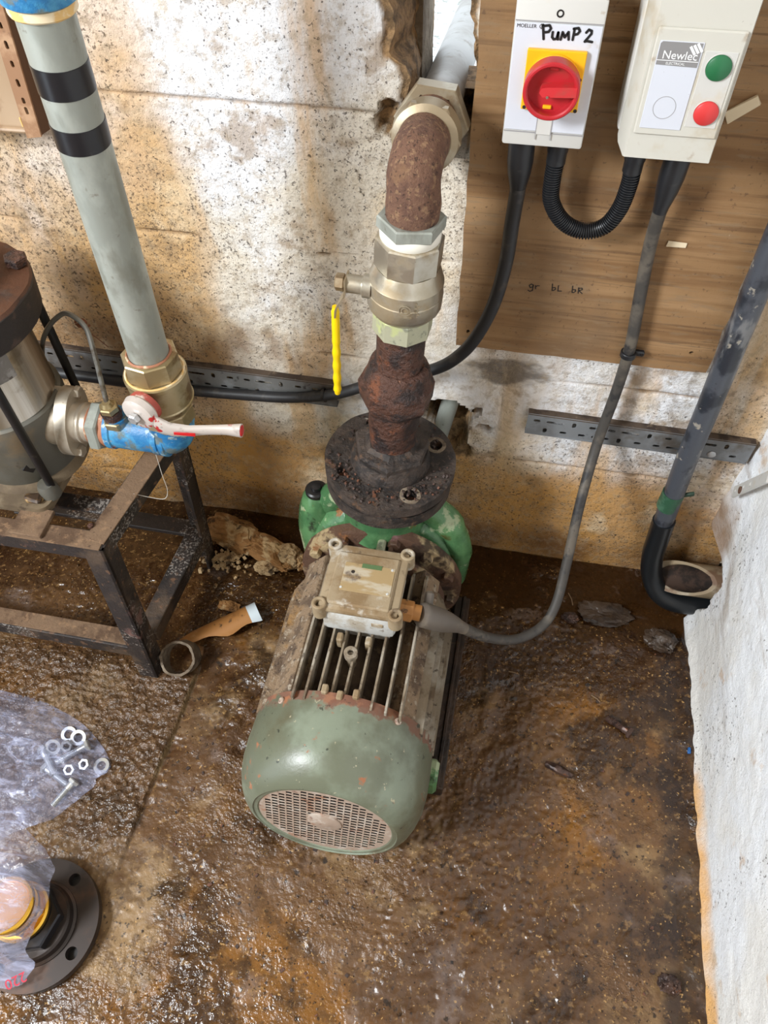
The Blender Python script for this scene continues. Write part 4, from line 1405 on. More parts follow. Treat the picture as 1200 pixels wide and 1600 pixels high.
V = [stub_end(.036, k, 0) for k in range(n)] + [(.64, .975 + math.cos(2 * PI * k / n) * .036, .092 + math.sin(2 * PI * k / n) * .036) for k in range(n)]
V += [stub_end(.0295, k, .005) for k in range(n)]
V += [(v[0] + .008, .975 + (v[1] - .975) * .97, .088 + (v[2] - .088) * .97) for v in V[2 * n:3 * n]]
F = []
for k in range(n):
    k2 = (k + 1) % n
    F += [(k, k2, n + k2, n + k), (k, 2 * n + k, 2 * n + k2, k2), (2 * n + k, 3 * n + k, 3 * n + k2, 2 * n + k2)]
MB().add(V, F).build('pipe_shell', m_clay, ps)
V = [(v[0] + .004, .975 + (v[1] - .975) * .94, .088 + (v[2] - .088) * .94) for v in V[2 * n:3 * n]]
V += [(.62, .975 + math.cos(2 * PI * k / n) * .0275, .080 + math.sin(2 * PI * k / n) * .0275) for k in range(n)]
MB().add(V, [(k, n + k, n + (k + 1) % n, (k + 1) % n) for k in range(n)] + [tuple(range(n, 2 * n))]).build('pipe_bore', m_bore, ps)  # added dark lining, painting the shade inside the stub
# pale batten fixed to the right wall
q = MB()
sb = thing('wall_bracket', (.47, .96, .37), 'small pale holed metal bracket sticking to the right wall', 'bracket')
q.plate([(0, 0), (.17, 0), (.17, .022), (0, .022)], [circ(.012, .011, .0038, 10), circ(.034, .011, .006, 12), circ(.056, .011, .0045, 10), circ(.09, .011, .005, 10)], .004, (.4575, .992, .350), (0, -.5, .87), (.15, .85, .5))
q.build('bracket_strip', m_white, sb, smooth=0)
MB().ring((.4555, .977, .392), (-1, .05, .05), .003, .007, .003, 14).build('bracket_ring', m_rust, sb)

# ---- slotted trays on the back wall
def tray(name, x0, x1, zc, h, mat, label, dirt, pitch=.052, tilt=0.0, y=1.036):
    t = thing(name, ((x0 + x1) / 2, y, zc), label, 'cable tray')
    holes = []
    k = 0
    x = x0 + .018
    while x < x1 - .016:
        for row, zz in ((0, zc + h * .2), (1, zc - h * .24)):
            xx = x + (0.018 if row else 0)
            typ = (k + row * 2) % 4
            if xx < x1 - .018:
                if typ == 0: holes.append(slot(xx, zz, .013, .0062))
                elif typ == 1: holes.append(slot(xx, zz, .033, .0058))
                elif typ == 2: holes.append(slot(xx, zz, .0075, .0125))
                else: holes.append(slot(xx, zz, .013, .0062))
        k += 1
        x += .0345
    r = h / 2
    face = [(x0 + .003, zc - r), (x1 - .006, zc - r), (x1, zc - r + .006), (x1, zc + r), (x0, zc + r), (x0, zc - r + .003)]
    q = MB().plate(face, holes, .0014, (0, y, 0), XF, ZF)
    # returns to the wall along the top and bottom edges
    q.build('tray_face', mat, t, smooth=0)
    q = MB().box(((x0 + x1) / 2, (y + 1.05) / 2 - .001, zc + r - .0008), (x1 - x0, 1.05 - y + .003, .0014))
    q.build('tray_return', m_tray_dust, t, smooth=0)
    MB().box(((x0 + x1) / 2, (y + 1.05) / 2 - .001, zc - r + .0008), (x1 - x0, 1.05 - y + .003, .0014)).build('tray_return', mat, t, smooth=0)
    if tilt:
        t.rotation_euler.y = tilt
    return t


tr1 = tray('slotted_tray', .056, .466, .4315, .052, m_strip, 'galvanised slotted tray on the back wall behind the two right hand cables', True, tilt=.018)
for (x, z) in ((.19, .418), (.40, .418)):
    MB().lathe((x, 1.0347, z), (0, -1, 0), [(0, .008), (.0012, .008), (.002, .005)], 16).build('washer_screw', m_zinc, tr1)
tr2 = tray('slotted_tray', -1.2, -.312, .448, .058, m_strip_dark, 'long grimy slotted tray on the back wall at left, cable along its lower edge', True, tilt=.012)

# torn chips of board surface
q = MB().box((.2175, FB - .001, .841), (.027, .0015, .009), .0005).lump(.003, 120, 4)
tag(q.build('torn_chip', m_chip, origin=(.2175, FB, .841)), 'small torn pale chip stuck on the plywood under the starter box', 'chip')
q = MB().box((.241, FB - .003, 1.036), (.038, .005, .014), .001, Matrix.Rotation(-.7, 3, 'Y')).lump(.006, 60, 8)
tag(q.build('torn_chip', m_chip, origin=(.241, FB, 1.036)), 'ragged splinter of pale filler on the plywood right of the starter box', 'chip')

# ---- cover with a perforated edge hanging at top left
cvr = thing('wall_cover', (-.78, 1.02, .94), 'tan glossy cover with a perforated brown edge, top left on the wall', 'cover')
q = MB()
n1, n2 = 18, 30
V, F = [], []
for j in range(n2):
    for i in range(n1):
        u, v = i / (n1 - 1), j / (n2 - 1)
        x = -1.05 + u * (.317) + .0
        z = .945 + v * .42
        bul = math.sin(PI * min(1, u * 1.0)) * .012 * min(1, v * 5) + .006 * math.sin(u * 9 + v * 5) * min(1, v * 6) * (1 - u)
        V.append((x + .012 * (v * .42) / .17 * 1.2, 1.004 - bul, z - .004 * math.sin(u * PI)))
for j in range(n2 - 1):
    for i in range(n1 - 1):
        F.append((j * n1 + i, j * n1 + i + 1, (j + 1) * n1 + i + 1, (j + 1) * n1 + i))
q.add(V, F)
q.build('cover_sheet', m_cover, cvr, smooth=80)
MB().tube([(-1.05, 1.002, .945), (-.9, 1.0, .941), (-.735, 1.002, .943)], .004, 8).build('cover_lower_hem', m_cover, cvr)
hz = [.975, .989, 1.013, 1.038, 1.062, 1.086, 1.112, 1.14, 1.17]
sx = lambda z: -.7315 + (z - .94) * .088
stp = [(sx(.934) - .006, .934), (sx(.934) + .018, .938), (sx(1.36) + .018, 1.36), (sx(1.36) - .006, 1.36)]
MB().plate(stp, [slot(sx(z) + .0065, z, .005, .009 if i % 2 else .011) for i, z in enumerate(hz)], .003, (0, 1.0, 0), XF, ZF).build('perforated_edge', m_cover_edge, cvr, smooth=0)
V = [(sx(.938) + .016, 1.003, .938), (sx(1.36) + .016, 1.003, 1.36), (sx(1.36) + .020, 1.046, 1.36), (sx(.938) + .024, 1.046, .936),
     (sx(.938) + .013, 1.003, .938), (sx(1.36) + .013, 1.003, 1.36), (sx(1.36) + .016, 1.046, 1.36), (sx(.938) + .018, 1.046, .936)]
MB().add(V, [(0, 1, 2, 3), (7, 6, 5, 4), (0, 3, 7, 4), (1, 5, 6, 2), (0, 4, 5, 1), (3, 2, 6, 7)]).build('cover_side', m_cover_side, cvr, smooth=0)
MB().box((-.738, .9985, .957), (.003, .003, .014), .0008).build('cover_clip', m_tan_seal, cvr)

# grey offcut of pipe in the broken pocket behind the flange
q = MB().lathe((-.085, 1.09, .47), (-.18, -.05, -1), [(0, .017), (.15, .017)], 20).lump(.002, 40, 4)
tag(q.build('buried_pipe', m_galv, origin=(-.085, 1.09, .4)), 'short grey pipe showing inside the broken pocket behind the black flange', 'pipe')

# ================================================================== STEEL STAND ON THE LEFT
stand = thing('pump_stand', (-.82, .74, 0), 'rusty black steel stand of angle iron carrying the upright stainless pump', 'stand')
TZ = .42


def sbar(name, a, b, wd, hg, up=UPZ, m=m_stand, bev=.0015):
    return MB().bar(a, b, wd, hg, up, bev).lump(.0008, 30, 3).build(name, m, stand, smooth=30)


# top rails
sbar('front_rail', (-1.25, .642, TZ - .020), (-.632, .645, TZ - .020), .036, .040, m=m_stand)
MB().box((-.935, .642, TZ + .0008), (.60, .036, .0026), .0006).lump(.0006, 40, 3).build('rail_dirt', m_stand_top, stand)
sbar('side_rail', (-.650, .662, TZ - .018), (-.612, .925, TZ - .018), .040, .036, m=m_stand)
MB().bar((-.6505, .640, TZ + .001), (-.613, .90, TZ + .001), .038, .003, UPZ, .0006).lump(.0006, 40, 3).build('rail_dirt', m_stand_top, stand)
sbar('back_rail', (-1.25, .925, TZ - .020), (-.60, .912, TZ - .020), .036, .040)
MB().box((-.80, .80, TZ - .0035), (.04, .25, .005), .001).build('cross_strap', m_stand, stand)
# cross bar seen between the pump foot and the side rail
sbar('cross_bar', (-1.22, .745, TZ - .045), (-.66, .745, TZ - .045), .034, .006, m=m_stand)
MB().box((-.772, .656, TZ + .006), (.060, .058, .008), .001).lump(.001, 40, 7).build('packing_plate', m_stand_top, stand)
# legs: L sections, splayed a little


def angle_leg(top, bot, sx, sy, name='leg'):
    """two flanges meeting at the outer corner"""
    t, b = Vector(top), Vector(bot)
    wd, th = .040, .006
    q = MB()
    for (ux, uy) in ((sx * wd, sy * th), (sx * th, sy * wd)):
        V = []
        for p in (b, t):
            V += [p, p + Vector((ux, 0, 0)), p + Vector((ux, uy, 0)), p + Vector((0, uy, 0))]
        q.add(V, [(3, 2, 1, 0), (4, 5, 6, 7)] + [(i, (i + 1) % 4, 4 + (i + 1) % 4, 4 + i) for i in range(4)])
    q.build(name, m_stand, stand, smooth=0)


angle_leg((-.629, .626, TZ - .001), (-.622, .580, -.012), -1, 1)
angle_leg((-.596, .93, TZ - .02), (-.605, .905, -.012), -1, -1)
angle_leg((-1.25, .626, TZ - .001), (-1.26, .580, -.012), 1, 1)
angle_leg((-1.25, .93, TZ - .02), (-1.26, .905, -.012), 1, -1)
# low rails
sbar('low_front_rail', (-1.25, .617, .090), (-.655, .612, .090), .038, .04, m=m_stand)
MB().box((-.952, .615, .1112), (.585, .034, .0024), .0006).lump(.0008, 40, 9).build('rail_dirt', m_stand_top, stand)
sbar('low_side_rail', (-.640, .635, .095), (-.622, .90, .095), .040, .038)
sbar('low_back_rail', (-1.25, .905, .105), (-.625, .900, .105), .040, .012)
MB().lathe((-.668, .668, TZ + .001), UPZ, [(0, .005), (.006, .005), (.007, .003)], 10).build('bolt_stub', m_scale, stand)

# ================================================================== UPRIGHT MULTISTAGE PUMP
PX, PY = -.835, .80
vp = thing('upright_pump', (PX, PY, TZ + .002), 'upright stainless steel multistage pump with black tie rods, cut off at the left edge', 'pump')
B0 = TZ + .003
# cast foot plate
outl = []
for (sx_, sy_, a0) in ((1, 1, 0), (-1, 1, 90), (-1, -1, 180), (1, -1, 270)):
    for k in range(6):
        a = math.radians(a0 + 90 * k / 5)
        outl.append((PX + sx_ * (.085 - .022) + .022 * math.cos(a), PY + sy_ * (.125 - .022) + .022 * math.sin(a)))
q = MB().plate(outl, [circ(PX + .066, PY - .1, .007, 12)], .016, (0, 0, B0), (1, 0, 0), (0, 1, 0))
q.lathe((PX, PY, B0 + .014), UPZ, [(0, .102), (.012, .098), (.02, .094)], 56, cap0=False)
q.build('foot_plate', m_foot, vp, smooth=30)
for (dx, dy) in ((.075, -.085), (.075, .085), (-.075, -.085), (-.075, .085)):
    q = MB().lathe((PX + dx, PY + dy, B0 + .012), UPZ, [(0, .019), (.02, .017), (.03, .014)], 20)
    q.build('rod_lug', m_casting, vp)
q = MB().box((PX + .055, PY - .105, B0 + .02), (.03, .02, .014), .004).lump(.006, 60, 3)
q.build('grit_clump', m_gravel, vp, smooth=0)
# base chamber casting, sleeve, head
MB().lathe((PX, PY, B0 + .03), UPZ, [(0, .093), (.006, .096), (.085, .0975), (.1, .1), (.118, .1015), (.135, .1), (.138, .0955)], 72).build('base_casting', m_casting, vp, smooth=30)
MB().box((PX + .055, PY - .077, B0 + .072), (.020, .004, .020), .001, Matrix.Rotation(math.radians(38), 3, 'Z') @ Matrix.Rotation(math.radians(45), 3, 'Y')).build('dark_plug', m_blackbar, vp)
MB().lathe((PX, PY, B0 + .163), UPZ, [(0, .0965), (.005, .0925), (.19, .0925)], 80).build('sleeve', m_stainless, vp, smooth=40)
# label wrapped around the sleeve
V, F = [], []
for i in range(13):
    a = math.radians(-62 + i * 3.4)
    for zz in (B0 + .252, B0 + .308):
        V.append((PX + math.cos(a) * .0931, PY + math.sin(a) * .0931, zz))
for i in range(12):
    F.append((2 * i, 2 * i + 2, 2 * i + 3, 2 * i + 1))
MB().add(V, F).build('sleeve_label', MAT('dull_label', (120, 116, 112), [L((150, 148, 146), 30, .5, .6), L((92, 86, 80), 50, .6, .68)], rough=.5), vp, smooth=60)
hd = MB().lathe((PX, PY, B0 + .308), UPZ, [(0, .10), (.008, .120), (.016, .128), (.066, .132), (.072, .128), (.074, .10), (.078, .085)], 40, phase=.26).lump(.002, 25, 3)
hd.build('head_flange', m_rustflange, vp, smooth=25)
MB().lathe((PX, PY, B0 + .38), UPZ, [(0, .085), (.02, .08), (.035, .07)], 40).build('coupling_guard', m_casting_lt, vp)
for k, ang in enumerate((40, -50, 130, 220)):
    a = math.radians(ang)
    MB().hexnut((PX + math.cos(a) * .117, PY + math.sin(a) * .112, B0 + .381), UPZ, .017, .016, 6).lump(.003, 60, k).build('head_nut', m_scale, vp)
for (dx, dy) in ((.083, -.083), (.083, .083), (-.083, -.083), (-.083, .083)):
    MB().tube([(PX + dx, PY + dy, B0 + .02), (PX + dx, PY + dy, B0 + .355)], .0075, 14).build('tie_rod', m_blackbar, vp)
# outlet port with its oval flange
OZ = .542
MB().lathe((PX + .06, PY, OZ), (1, 0, 0), [(0, .05), (.035, .044), (.055, .038)], 36).build('outlet_port', m_casting_lt, vp)
ov = []
for k in range(56):
    a = 2 * PI * k / 56
    r = .040 + .021 * abs(math.cos(a)) ** 3
    ov.append((r * math.cos(a), r * math.sin(a) * 1.02))
tilt = math.radians(58)
uxv = Vector((0, -math.cos(tilt), -math.sin(tilt)))
uyv = Vector((0, math.sin(tilt), -math.cos(tilt)))
MB().plate(ov, [], .022, (PX + .104, PY, OZ), uxv * 1.0, uyv * 1.0).build('oval_flange', m_casting_lt, vp, smooth=25)
for sg in (1, -1):
    c = Vector((PX + .104, PY, OZ)) + uxv * sg * .052
    MB().tube([c - Vector((.045, 0, 0)), c], .0065, 12).build('flange_stud', m_casting_lt, vp)
    MB().hexnut(c + Vector((.020, 0, 0)), (1, 0, 0), .0115, .010).build('flange_bolt', m_casting_lt, vp)

# ================================================================== BLUE PIPEWORK
nip = thing('hexagon_nipple', (-.69, PY, OZ), 'silver hexagon nipple with red sealant between oval flange and blue tee', 'pipe fitting')
MB().lathe((PX + .124, PY, OZ), (1, 0, 0), [(0, .038), (.004, .036), (.012, .034), (.015, .036), (.019, .036), (.022, .033), (.030, .033)], 36).build('threaded_neck', m_casting_lt, nip)
MB().lathe((PX + .1545, PY, OZ), (1, 0, 0), [(0, .034), (.003, .0365), (.007, .034)], 36).build('sealant_bead', m_sealant, nip)
MB().hexnut((PX + .160, PY, OZ), (1, 0, 0), .045, .020, 6, .003, phase=.35).build('nipple_hex', m_galv, nip, smooth=20)
MB().lathe((PX + .179, PY, OZ), (1, 0, 0), [(0, .036), (.010, .036)], 36).build('sealant_bead', m_sealant, nip)
tee = thing('blue_tee', (-.61, PY, OZ), 'blue painted tee pipe fitting with a small brass branch on top', 'pipe fitting')
MB().lathe((PX + .187, PY, OZ), (1, 0, 0), [(0, .034), (.002, .038), (.012, .038), (.014, .0355), (.085, .0355), (.087, .038), (.096, .038), (.098, .034)], 44).build('tee_body', m_blue, tee, smooth=30)
MB().lathe((-.622, PY - .008, OZ + .026), (-.02, -.1, 1), [(0, .022), (.012, .02), (.016, .0195)], 28).build('tee_branch', m_blue, tee)
br = thing('compression_fitting', (-.624, .787, .575), 'tarnished brass compression fitting on the blue tee holding a thin tube', 'pipe fitting')
q = MB().hexnut((-.624, .788, .566), (-.02, -.1, 1), .0205, .016, 6)
q.build('fitting_hex', m_brass_old, br)
MB().lathe((-.6245, .7868, .579), (-.02, -.1, 1), [(0, .016), (.010, .014), (.012, .017), (.020, .016)], 20).lump(.0018, 80, 2).build('fitting_body', m_scale, br)
MB().hexnut((-.625, .7855, .599), (-.02, -.1, 1), .0160, .013, 6).build('fitting_nut', m_brass_old, br)
MB().lathe((-.6255, .7845, .609), (-.02, -.1, 1), [(0, .012), (.010, .007)], 16).build('fitting_sleeve', m_brass_old, br)
tb = spline([(-.6255, .784, .612), (-.632, .80, .640), (-.643, .828, .690), (-.658, .85, .716), (-.688, .862, .727), (-.712, .866, .714), (-.742, .87, .685), (-.775, .88, .640), (-.80, .89, .59)], 6)
tag(MB().tube(tb, .0042, 10).build('capillary_tube', m_tube, origin=(-.65, .8, .65)), 'thin grey metal tube arching from brass fitting back behind the upright pump', 'tube')
elb = thing('blue_elbow', (-.545, PY, OZ), 'bright blue painted elbow pipe fitting under the brass valve', 'pipe fitting')
MB().lathe((PX + .285, PY, OZ), (1, 0, 0), [(-.004, .031), (-.002, .031), (0, .034), (.002, .0385), (.010, .0385), (.012, .036)], 40).build('elbow_socket', m_blue, elb, smooth=30)
ep = spline([(PX + .292, PY, OZ), (-.545, PY, OZ + .0005), (-.534, PY, OZ + .010), (-.531, PY, OZ + .022), (-.531, PY, OZ + .040)], 6)
MB().tube(ep, .0362, 36).build('elbow_body', m_blue, elb)
MB().lathe((-.531, PY, OZ + .030), UPZ, [(0, .036), (.003, .039), (.016, .039), (.018, .036)], 40).build('elbow_collar', m_blue, elb, smooth=30)

lvv = thing('brass_ball_valve', (-.53, PY, .60), 'tarnished brass ball valve with a worn red and white lever', 'valve')
LX = -.5295
MB().hexnut((LX, PY, .585), UPZ, .042, .029, 8, phase=.2).build('lower_hex', m_brass_old, lvv, smooth=20)
MB().lathe((LX, PY, .612), UPZ, [(0, .037), (.005, .042), (.016, .0475), (.020, .0485), (.022, .047), (.068, .0475), (.0695, .049), (.075, .049), (.077, .045)], 56).build('valve_body', m_brass_old, lvv, smooth=25)
MB().hexnut((LX, PY, .688), UPZ, .0435, .036, 8, phase=.2, hole=.0315).build('upper_hex', m_brass_old, lvv, smooth=20)
MB().ring((LX, PY, .719), UPZ, .0302, .0345, .008, 40, bev=.002).lump(.001, 80, 2).build('sealant_ring', m_sealant, lvv)
MB().ring((LX, PY, .6865), UPZ, .043, .0465, .004, 40, bev=.001).build('sealant_ring', m_tan_seal, lvv)
# stem boss towards the front left, hub, lever
sd = Vector((-.22, -.97, 0)).normalized()
MB().box(Vector((LX, PY, .660)) + sd * .052, (.030, .030, .030), .003, Matrix.Rotation(math.radians(-25), 3, 'Z')).build('stem_boss', m_brass_old, lvv)
hubc = Vector((LX + .016, PY, .670)) + sd * .066
MB().lathe(hubc - sd * .010, sd, [(0, .026), (.008, .027), (.012, .026)], 28).build('hub_cap', m_lever_red, lvv)
MB().lathe(hubc, sd, [(0, .026), (.004, .029), (.014, .027), (.017, .021)], 28).build('lever_hub', m_lever, lvv)
MB().hexnut(hubc + sd * .018, sd, .0095, .010).build('lever_nut', m_zinc, lvv)
lp = [hubc + sd * .008 + Vector((.010, 0, .004)), hubc + sd * .012 + Vector((.028, -.002, -.016)), hubc + sd * .010 + Vector((.045, 0, -.028)), hubc + sd * .008 + Vector((.070, .004, -.032)),
      hubc + sd * .006 + Vector((.098, .010, -.033)), hubc + sd * .004 + Vector((.124, .014, -.034)), hubc + sd * .003 + Vector((.146, .017, -.036))]
V, F = [], []
hh = [.021, .018, .014, .0105, .0095, .0100, .0125]
tt = [.006, .007, .007, .0065, .006, .007, .010]
for p, h_, t_ in zip(lp, hh, tt):
    for k in range(10):
        a = 2 * PI * k / 10
        V.append(p + Vector((0, math.cos(a) * t_, math.sin(a) * h_)))
for i in range(len(lp) - 1):
    for k in range(10):
        F.append((i * 10 + k, i * 10 + (k + 1) % 10, i * 10 + 10 + (k + 1) % 10, i * 10 + 10 + k))
F += [tuple(range(10))[::-1], tuple(range(len(V) - 10, len(V)))]
lev = MB().add(V, F).build('lever', m_lever, lvv, smooth=50)
MB().lathe(lp[-1] - Vector((.002, 0, 0)), (1, .1, 0), [(0, .010), (.003, .0085)], 16).build('lever_end', m_red_paint, lev)
MB().bar(lp[2] + Vector((.006, -.0072, .0005)), lp[3] + Vector((.012, -.0066, 0)), .0012, .006, UPZ, .0004).lump(.0008, 120, 3).build('lever_lettering', m_red_paint, lev)

rp = thing('riser_pipe', (-.53, PY, .69), 'long grey galvanised riser pipe with two black tape bands, at left', 'pipe')
RA, RB = Vector((-.530, .80, .700)), Vector((-.5035, .782, 1.20))
rdv = (RB - RA)
MB().lathe(RA, rdv, [(0, .0302), (rdv.length, .0302)], 44).build('pipe_tube', m_galv, rp)


def ronz(z):
    return RA + rdv * ((z - RA.z) / rdv.z)


for z0, z1 in ((1.054, 1.082), (1.115, 1.146)):
    MB().lathe(ronz(z0), rdv, [(0, .0302), (.0005, .0309), (z1 - z0 - .0005, .0309), (z1 - z0, .0302)], 44).lump(.0006, 60, int(z0 * 100)).build('tape_band', m_tape_black, rp)
cpl = thing('blue_coupling', ronz(1.2), 'blue chipped pipe coupling at the very top of the riser pipe', 'pipe fitting')
MB().ring(ronz(1.192), rdv, .0302, .0345, .012, 44, bev=.002).lump(.001, 60, 4).build('sealant_ring', m_tan_seal, cpl)
MB().lathe(ronz(1.202), rdv, [(0, .034), (.003, .0385), (.012, .040), (.05, .040)], 44).build('coupling_body', m_blue, cpl)
MB().lathe(ronz(1.25), rdv, [(0, .0302), (.6, .0302)], 32).build('upper_pipe', m_galv, cpl)
# dead leaf caught behind the tube
lf = MB()
for k, (dx, dz, s, a) in enumerate(((0, 0, .012, .3), (.008, .010, .009, 1.2), (-.006, .012, .008, 2.2), (.012, .002, .007, 2.9))):
    R = Matrix.Rotation(a, 3, 'Y') @ Matrix.Rotation(a * 1.7, 3, 'X')
    c = Vector((-.715 + dx, .915, .655 + dz))
    lf.add([c + R @ Vector(p) * s for p in ((-1, 0, 0), (-.3, .2, .6), (.5, -.1, .4), (1, .1, 0), (.4, .1, -.5), (-.4, -.2, -.5))], [(0, 1, 5), (1, 2, 4, 5), (2, 3, 4)])
lf.tube(spline([(-.715, .915, .65), (-.70, .92, .63), (-.69, .93, .60)], 4), .0008, 5)
tag(lf.build('dead_leaf', m_leaf, origin=(-.715, .915, .65), smooth=0), 'shrivelled brown leaf hanging in a web under the thin tube', 'leaf')

# ================================================================== THINGS LYING ON THE FLOOR
# cut ring of fibrous pipe, on its side
rg = MB()
q = MB().ring((-.583, .607, .030), Vector((.05, -.62, .62)), .0285, .0335, .045, 40, bev=.001)
q = MB()
n = 44
rdir = Vector((.10, -.50, .86)).normalized()
x_, y_, _ = frame_from(rdir, UPZ)
V, F = [], []
c0 = Vector((-.583, .626, .028))
for (r, t0, t1) in ((.0365, -.03, .026), (.0315, -.03, .026)):
    for tt_ in (0, 1):
        for k in range(n):
            a = 2 * PI * k / n
            t = t1 if tt_ else t0
            if tt_:
                t += .003 * math.sin(a * 5) + .0025 * rnd.uniform(-1, 1)
            V.append(c0 + rdir * t + (x_ * math.cos(a) + y_ * math.sin(a)) * (r + rnd.uniform(-1, 1) * .0006))
for k in range(n):
    k2 = (k + 1) % n
    F += [(k, k2, n + k2, n + k), (2 * n + k2, 2 * n + k, 3 * n + k, 3 * n + k2), (n + k, n + k2, 3 * n + k2, 3 * n + k), (k2, k, 2 * n + k, 2 * n + k2)]
tag(q.add(V, F).build('pipe_ring', m_cutpipe, origin=(-.583, .626, 0), smooth=50), 'short ragged ring of grey fibrous pipe standing open by the front stand leg', 'pipe ring')
# curved shard of pipe, pale at one end
sh_ = thing('pipe_shard', (-.51, .70, 0), 'curved mud stained pipe shard with a white broken end', 'shard')
A0, A1 = Vector((-.595, .660, .012)), Vector((-.452, .768, .026))
axd = (A1 - A0).normalized()
sx1, sy1, _ = frame_from(axd, UPZ)


def shard(t0, t1, nm, m, lo=.2):
    V, F = [], []
    nn, mm = 14, 15
    for i in range(nn):
        t = t0 + (t1 - t0) * i / (nn - 1)
        span = 1.25 * min(1, (t + .12) * 1.5 if lo else 1)
        for rr_ in (.032, .029):
            for k in range(mm):
                a = PI / 2 + span * (k / (mm - 1) - .5) * 1.7 - .25 + .12 * math.sin(t * 14) * (k / mm)
                V.append(A0 + (A1 - A0) * t + (sx1 * math.cos(a) + sy1 * math.sin(a)) * rr_ - sy1 * .022)
    for i in range(nn - 1):
        for k in range(mm - 1):
            b, c = i * 2 * mm + k, (i + 1) * 2 * mm + k
            F += [(b, b + 1, c + 1, c), (b + mm + 1, b + mm, c + mm, c + mm + 1)]
        for k in (0, mm - 1):
            b, c = i * 2 * mm + k, (i + 1) * 2 * mm + k
            F.append((b, c, c + mm, b + mm))
    for i in (0, nn - 1):
        for k in range(mm - 1):
            b = i * 2 * mm + k
            F.append((b, b + mm, b + mm + 1, b + 1))
    MB().add(V, F).build(nm, m, sh_, smooth=50)


shard(0, .86, 'shard_body', m_shard)
shard(.86, .98, 'broken_white_end', m_shard_white)


def rock(name, c, size, m, label, seed, group=None, rotz=0.0, amp=.25, cat='rubble'):
    bm = bmesh.new()
    bmesh.ops.create_icosphere(bm, subdivisions=4, radius=1)
    P = np.array([tuple(v.co) for v in bm.verts])
    n = fbm(P, 1.2, 2, seed) * amp * 1.5 + fbm(P, 3.0, 4, seed + 5, .6) * amp * 1.3
    n -= .22 * smooth01(1 - np.abs(fbm(P, 2.4, 3, seed + 9)) * 9) + .05 * np.abs(fbm(P, 9, 2, seed + 2))
    # flatten into facets
    P = P * (1 + n)[:, None]
    P = np.sign(P) * np.abs(P) ** .85
    ca, sa = math.cos(rotz), math.sin(rotz)
    V = []
    for p in P:
        x, y, z = p[0] * size[0], p[1] * size[1], max(p[2], -.75) * size[2]
        V.append((c[0] + x * ca - y * sa, c[1] + x * sa + y * ca, c[2] + z))
    q = MB().add(V, [[v.index for v in f.verts] for f in bm.faces])
    bm.free()
    o = q.build(name, m, origin=(c[0], c[1], 0), smooth=16)
    return tag(o, label, cat, group)


rock('broken_render_slab', (-.575, .962, .018), (.075, .042, .022), m_rubble, 'flat ochre slab of broken render leaning at the back stand leg', 11, rotz=-.25, amp=.2)
rock('broken_render_chunk', (-.475, .925, .020), (.075, .030, .024), m_rubble, 'long rough tan chunk of broken render between stand leg and green pump', 12, rotz=-.42)
rock('broken_render_chunk', (-.43, .917, .022), (.032, .026, .022), m_rubble_pale, 'pale rounded lump of render at the right end of the long tan chunk', 13)
rock('rubble_stone', (-.474, .888, .010), (.026, .018, .015), m_rubble_pale, 'single pale stone lying just in front of the long tan chunk', 14, rotz=.2)
rock('rubble_stone', (-.398, .915, .014), (.016, .022, .017), m_rubble, 'small ochre stone left of the cracked pale stone by the pump', 15)
rock('rubble_stone', (-.366, .915, .014), (.028, .020, .018), m_rubble_pale, 'cracked pale stone touching the green pump body on its left', 16, rotz=-.15)
rock('flat_stone', (.30, .912, -.006), (.06, .03, .012), m_stonewet, 'flat wet brown stone in the right corner, left of the corner conduit foot', 17)
rock('wet_stone', (.415, .862, .006), (.036, .024, .018), m_stonewet, 'greyish wet lump of stone below the corner conduit', 18, rotz=-.3)
rock('dark_clod', (.222, .889, -.002), (.018, .012, .012), m_bolt_rust, 'dark grey clod in the water right of the starter cable bend', 19)
rock('round_pebble', (.414, .221, .003), (.018, .016, .012), m_bolt_rust, 'dark round pebble near the bottom of the right wall', 20)
rock('tan_stone', (-.53, .778, .004), (.022, .012, .010), m_rubble, 'little tan stone behind the mud stained shard', 21)
# crumbled pale fragments around the back leg (too many to count): one heap
q = MB()
rr = random.Random(11)
for i in range(170):
    a, r = rr.uniform(0, 2 * PI), abs(rr.gauss(0, .03))
    s = rr.uniform(.003, .009)
    q.box((-.575 + math.cos(a) * r * 1.3, .89 + math.sin(a) * r * .8, s * .6 + max(0, .012 - r * .3)), (s, s * rr.uniform(.6, 1.3), s * .8), 0,
          Quaternion((rr.random(), rr.random(), rr.random(), rr.random())).normalized().to_matrix())
tag(q.build('crumbled_render', m_rubble_pale, origin=(-.575, .89, 0), smooth=0), 'heap of pale crumbled render bits at the back stand leg', 'rubble', kind='stuff')


def loose_bolt(name, head, tail, r, m, label, group=None, lift=0.0, hexr=1.75, cat='bolt', lum=0):
    h, t = Vector(head), Vector(tail)
    d = (t - h).normalized()
    o = thing(name, (h + t) / 2, label, cat, group)
    q = MB().hexnut(h, d, r * hexr, r * 1.3)
    if lum: q.lump(lum, 90, 2)
    q.build('bolt_head', m, o)
    L_ = (t - h).length
    prof = [(r * 1.2, r)]
    k = L_ * .35
    while k < L_:
        prof += [(k, r), (k + r * .18, r * .88)]
        k += r * .36
    prof += [(L_, r * .8)]
    q = MB().lathe(h, d, prof, 12)
    if lum: q.lump(lum, 90, 7)
    q.build('bolt_shank', m, o)
    return o


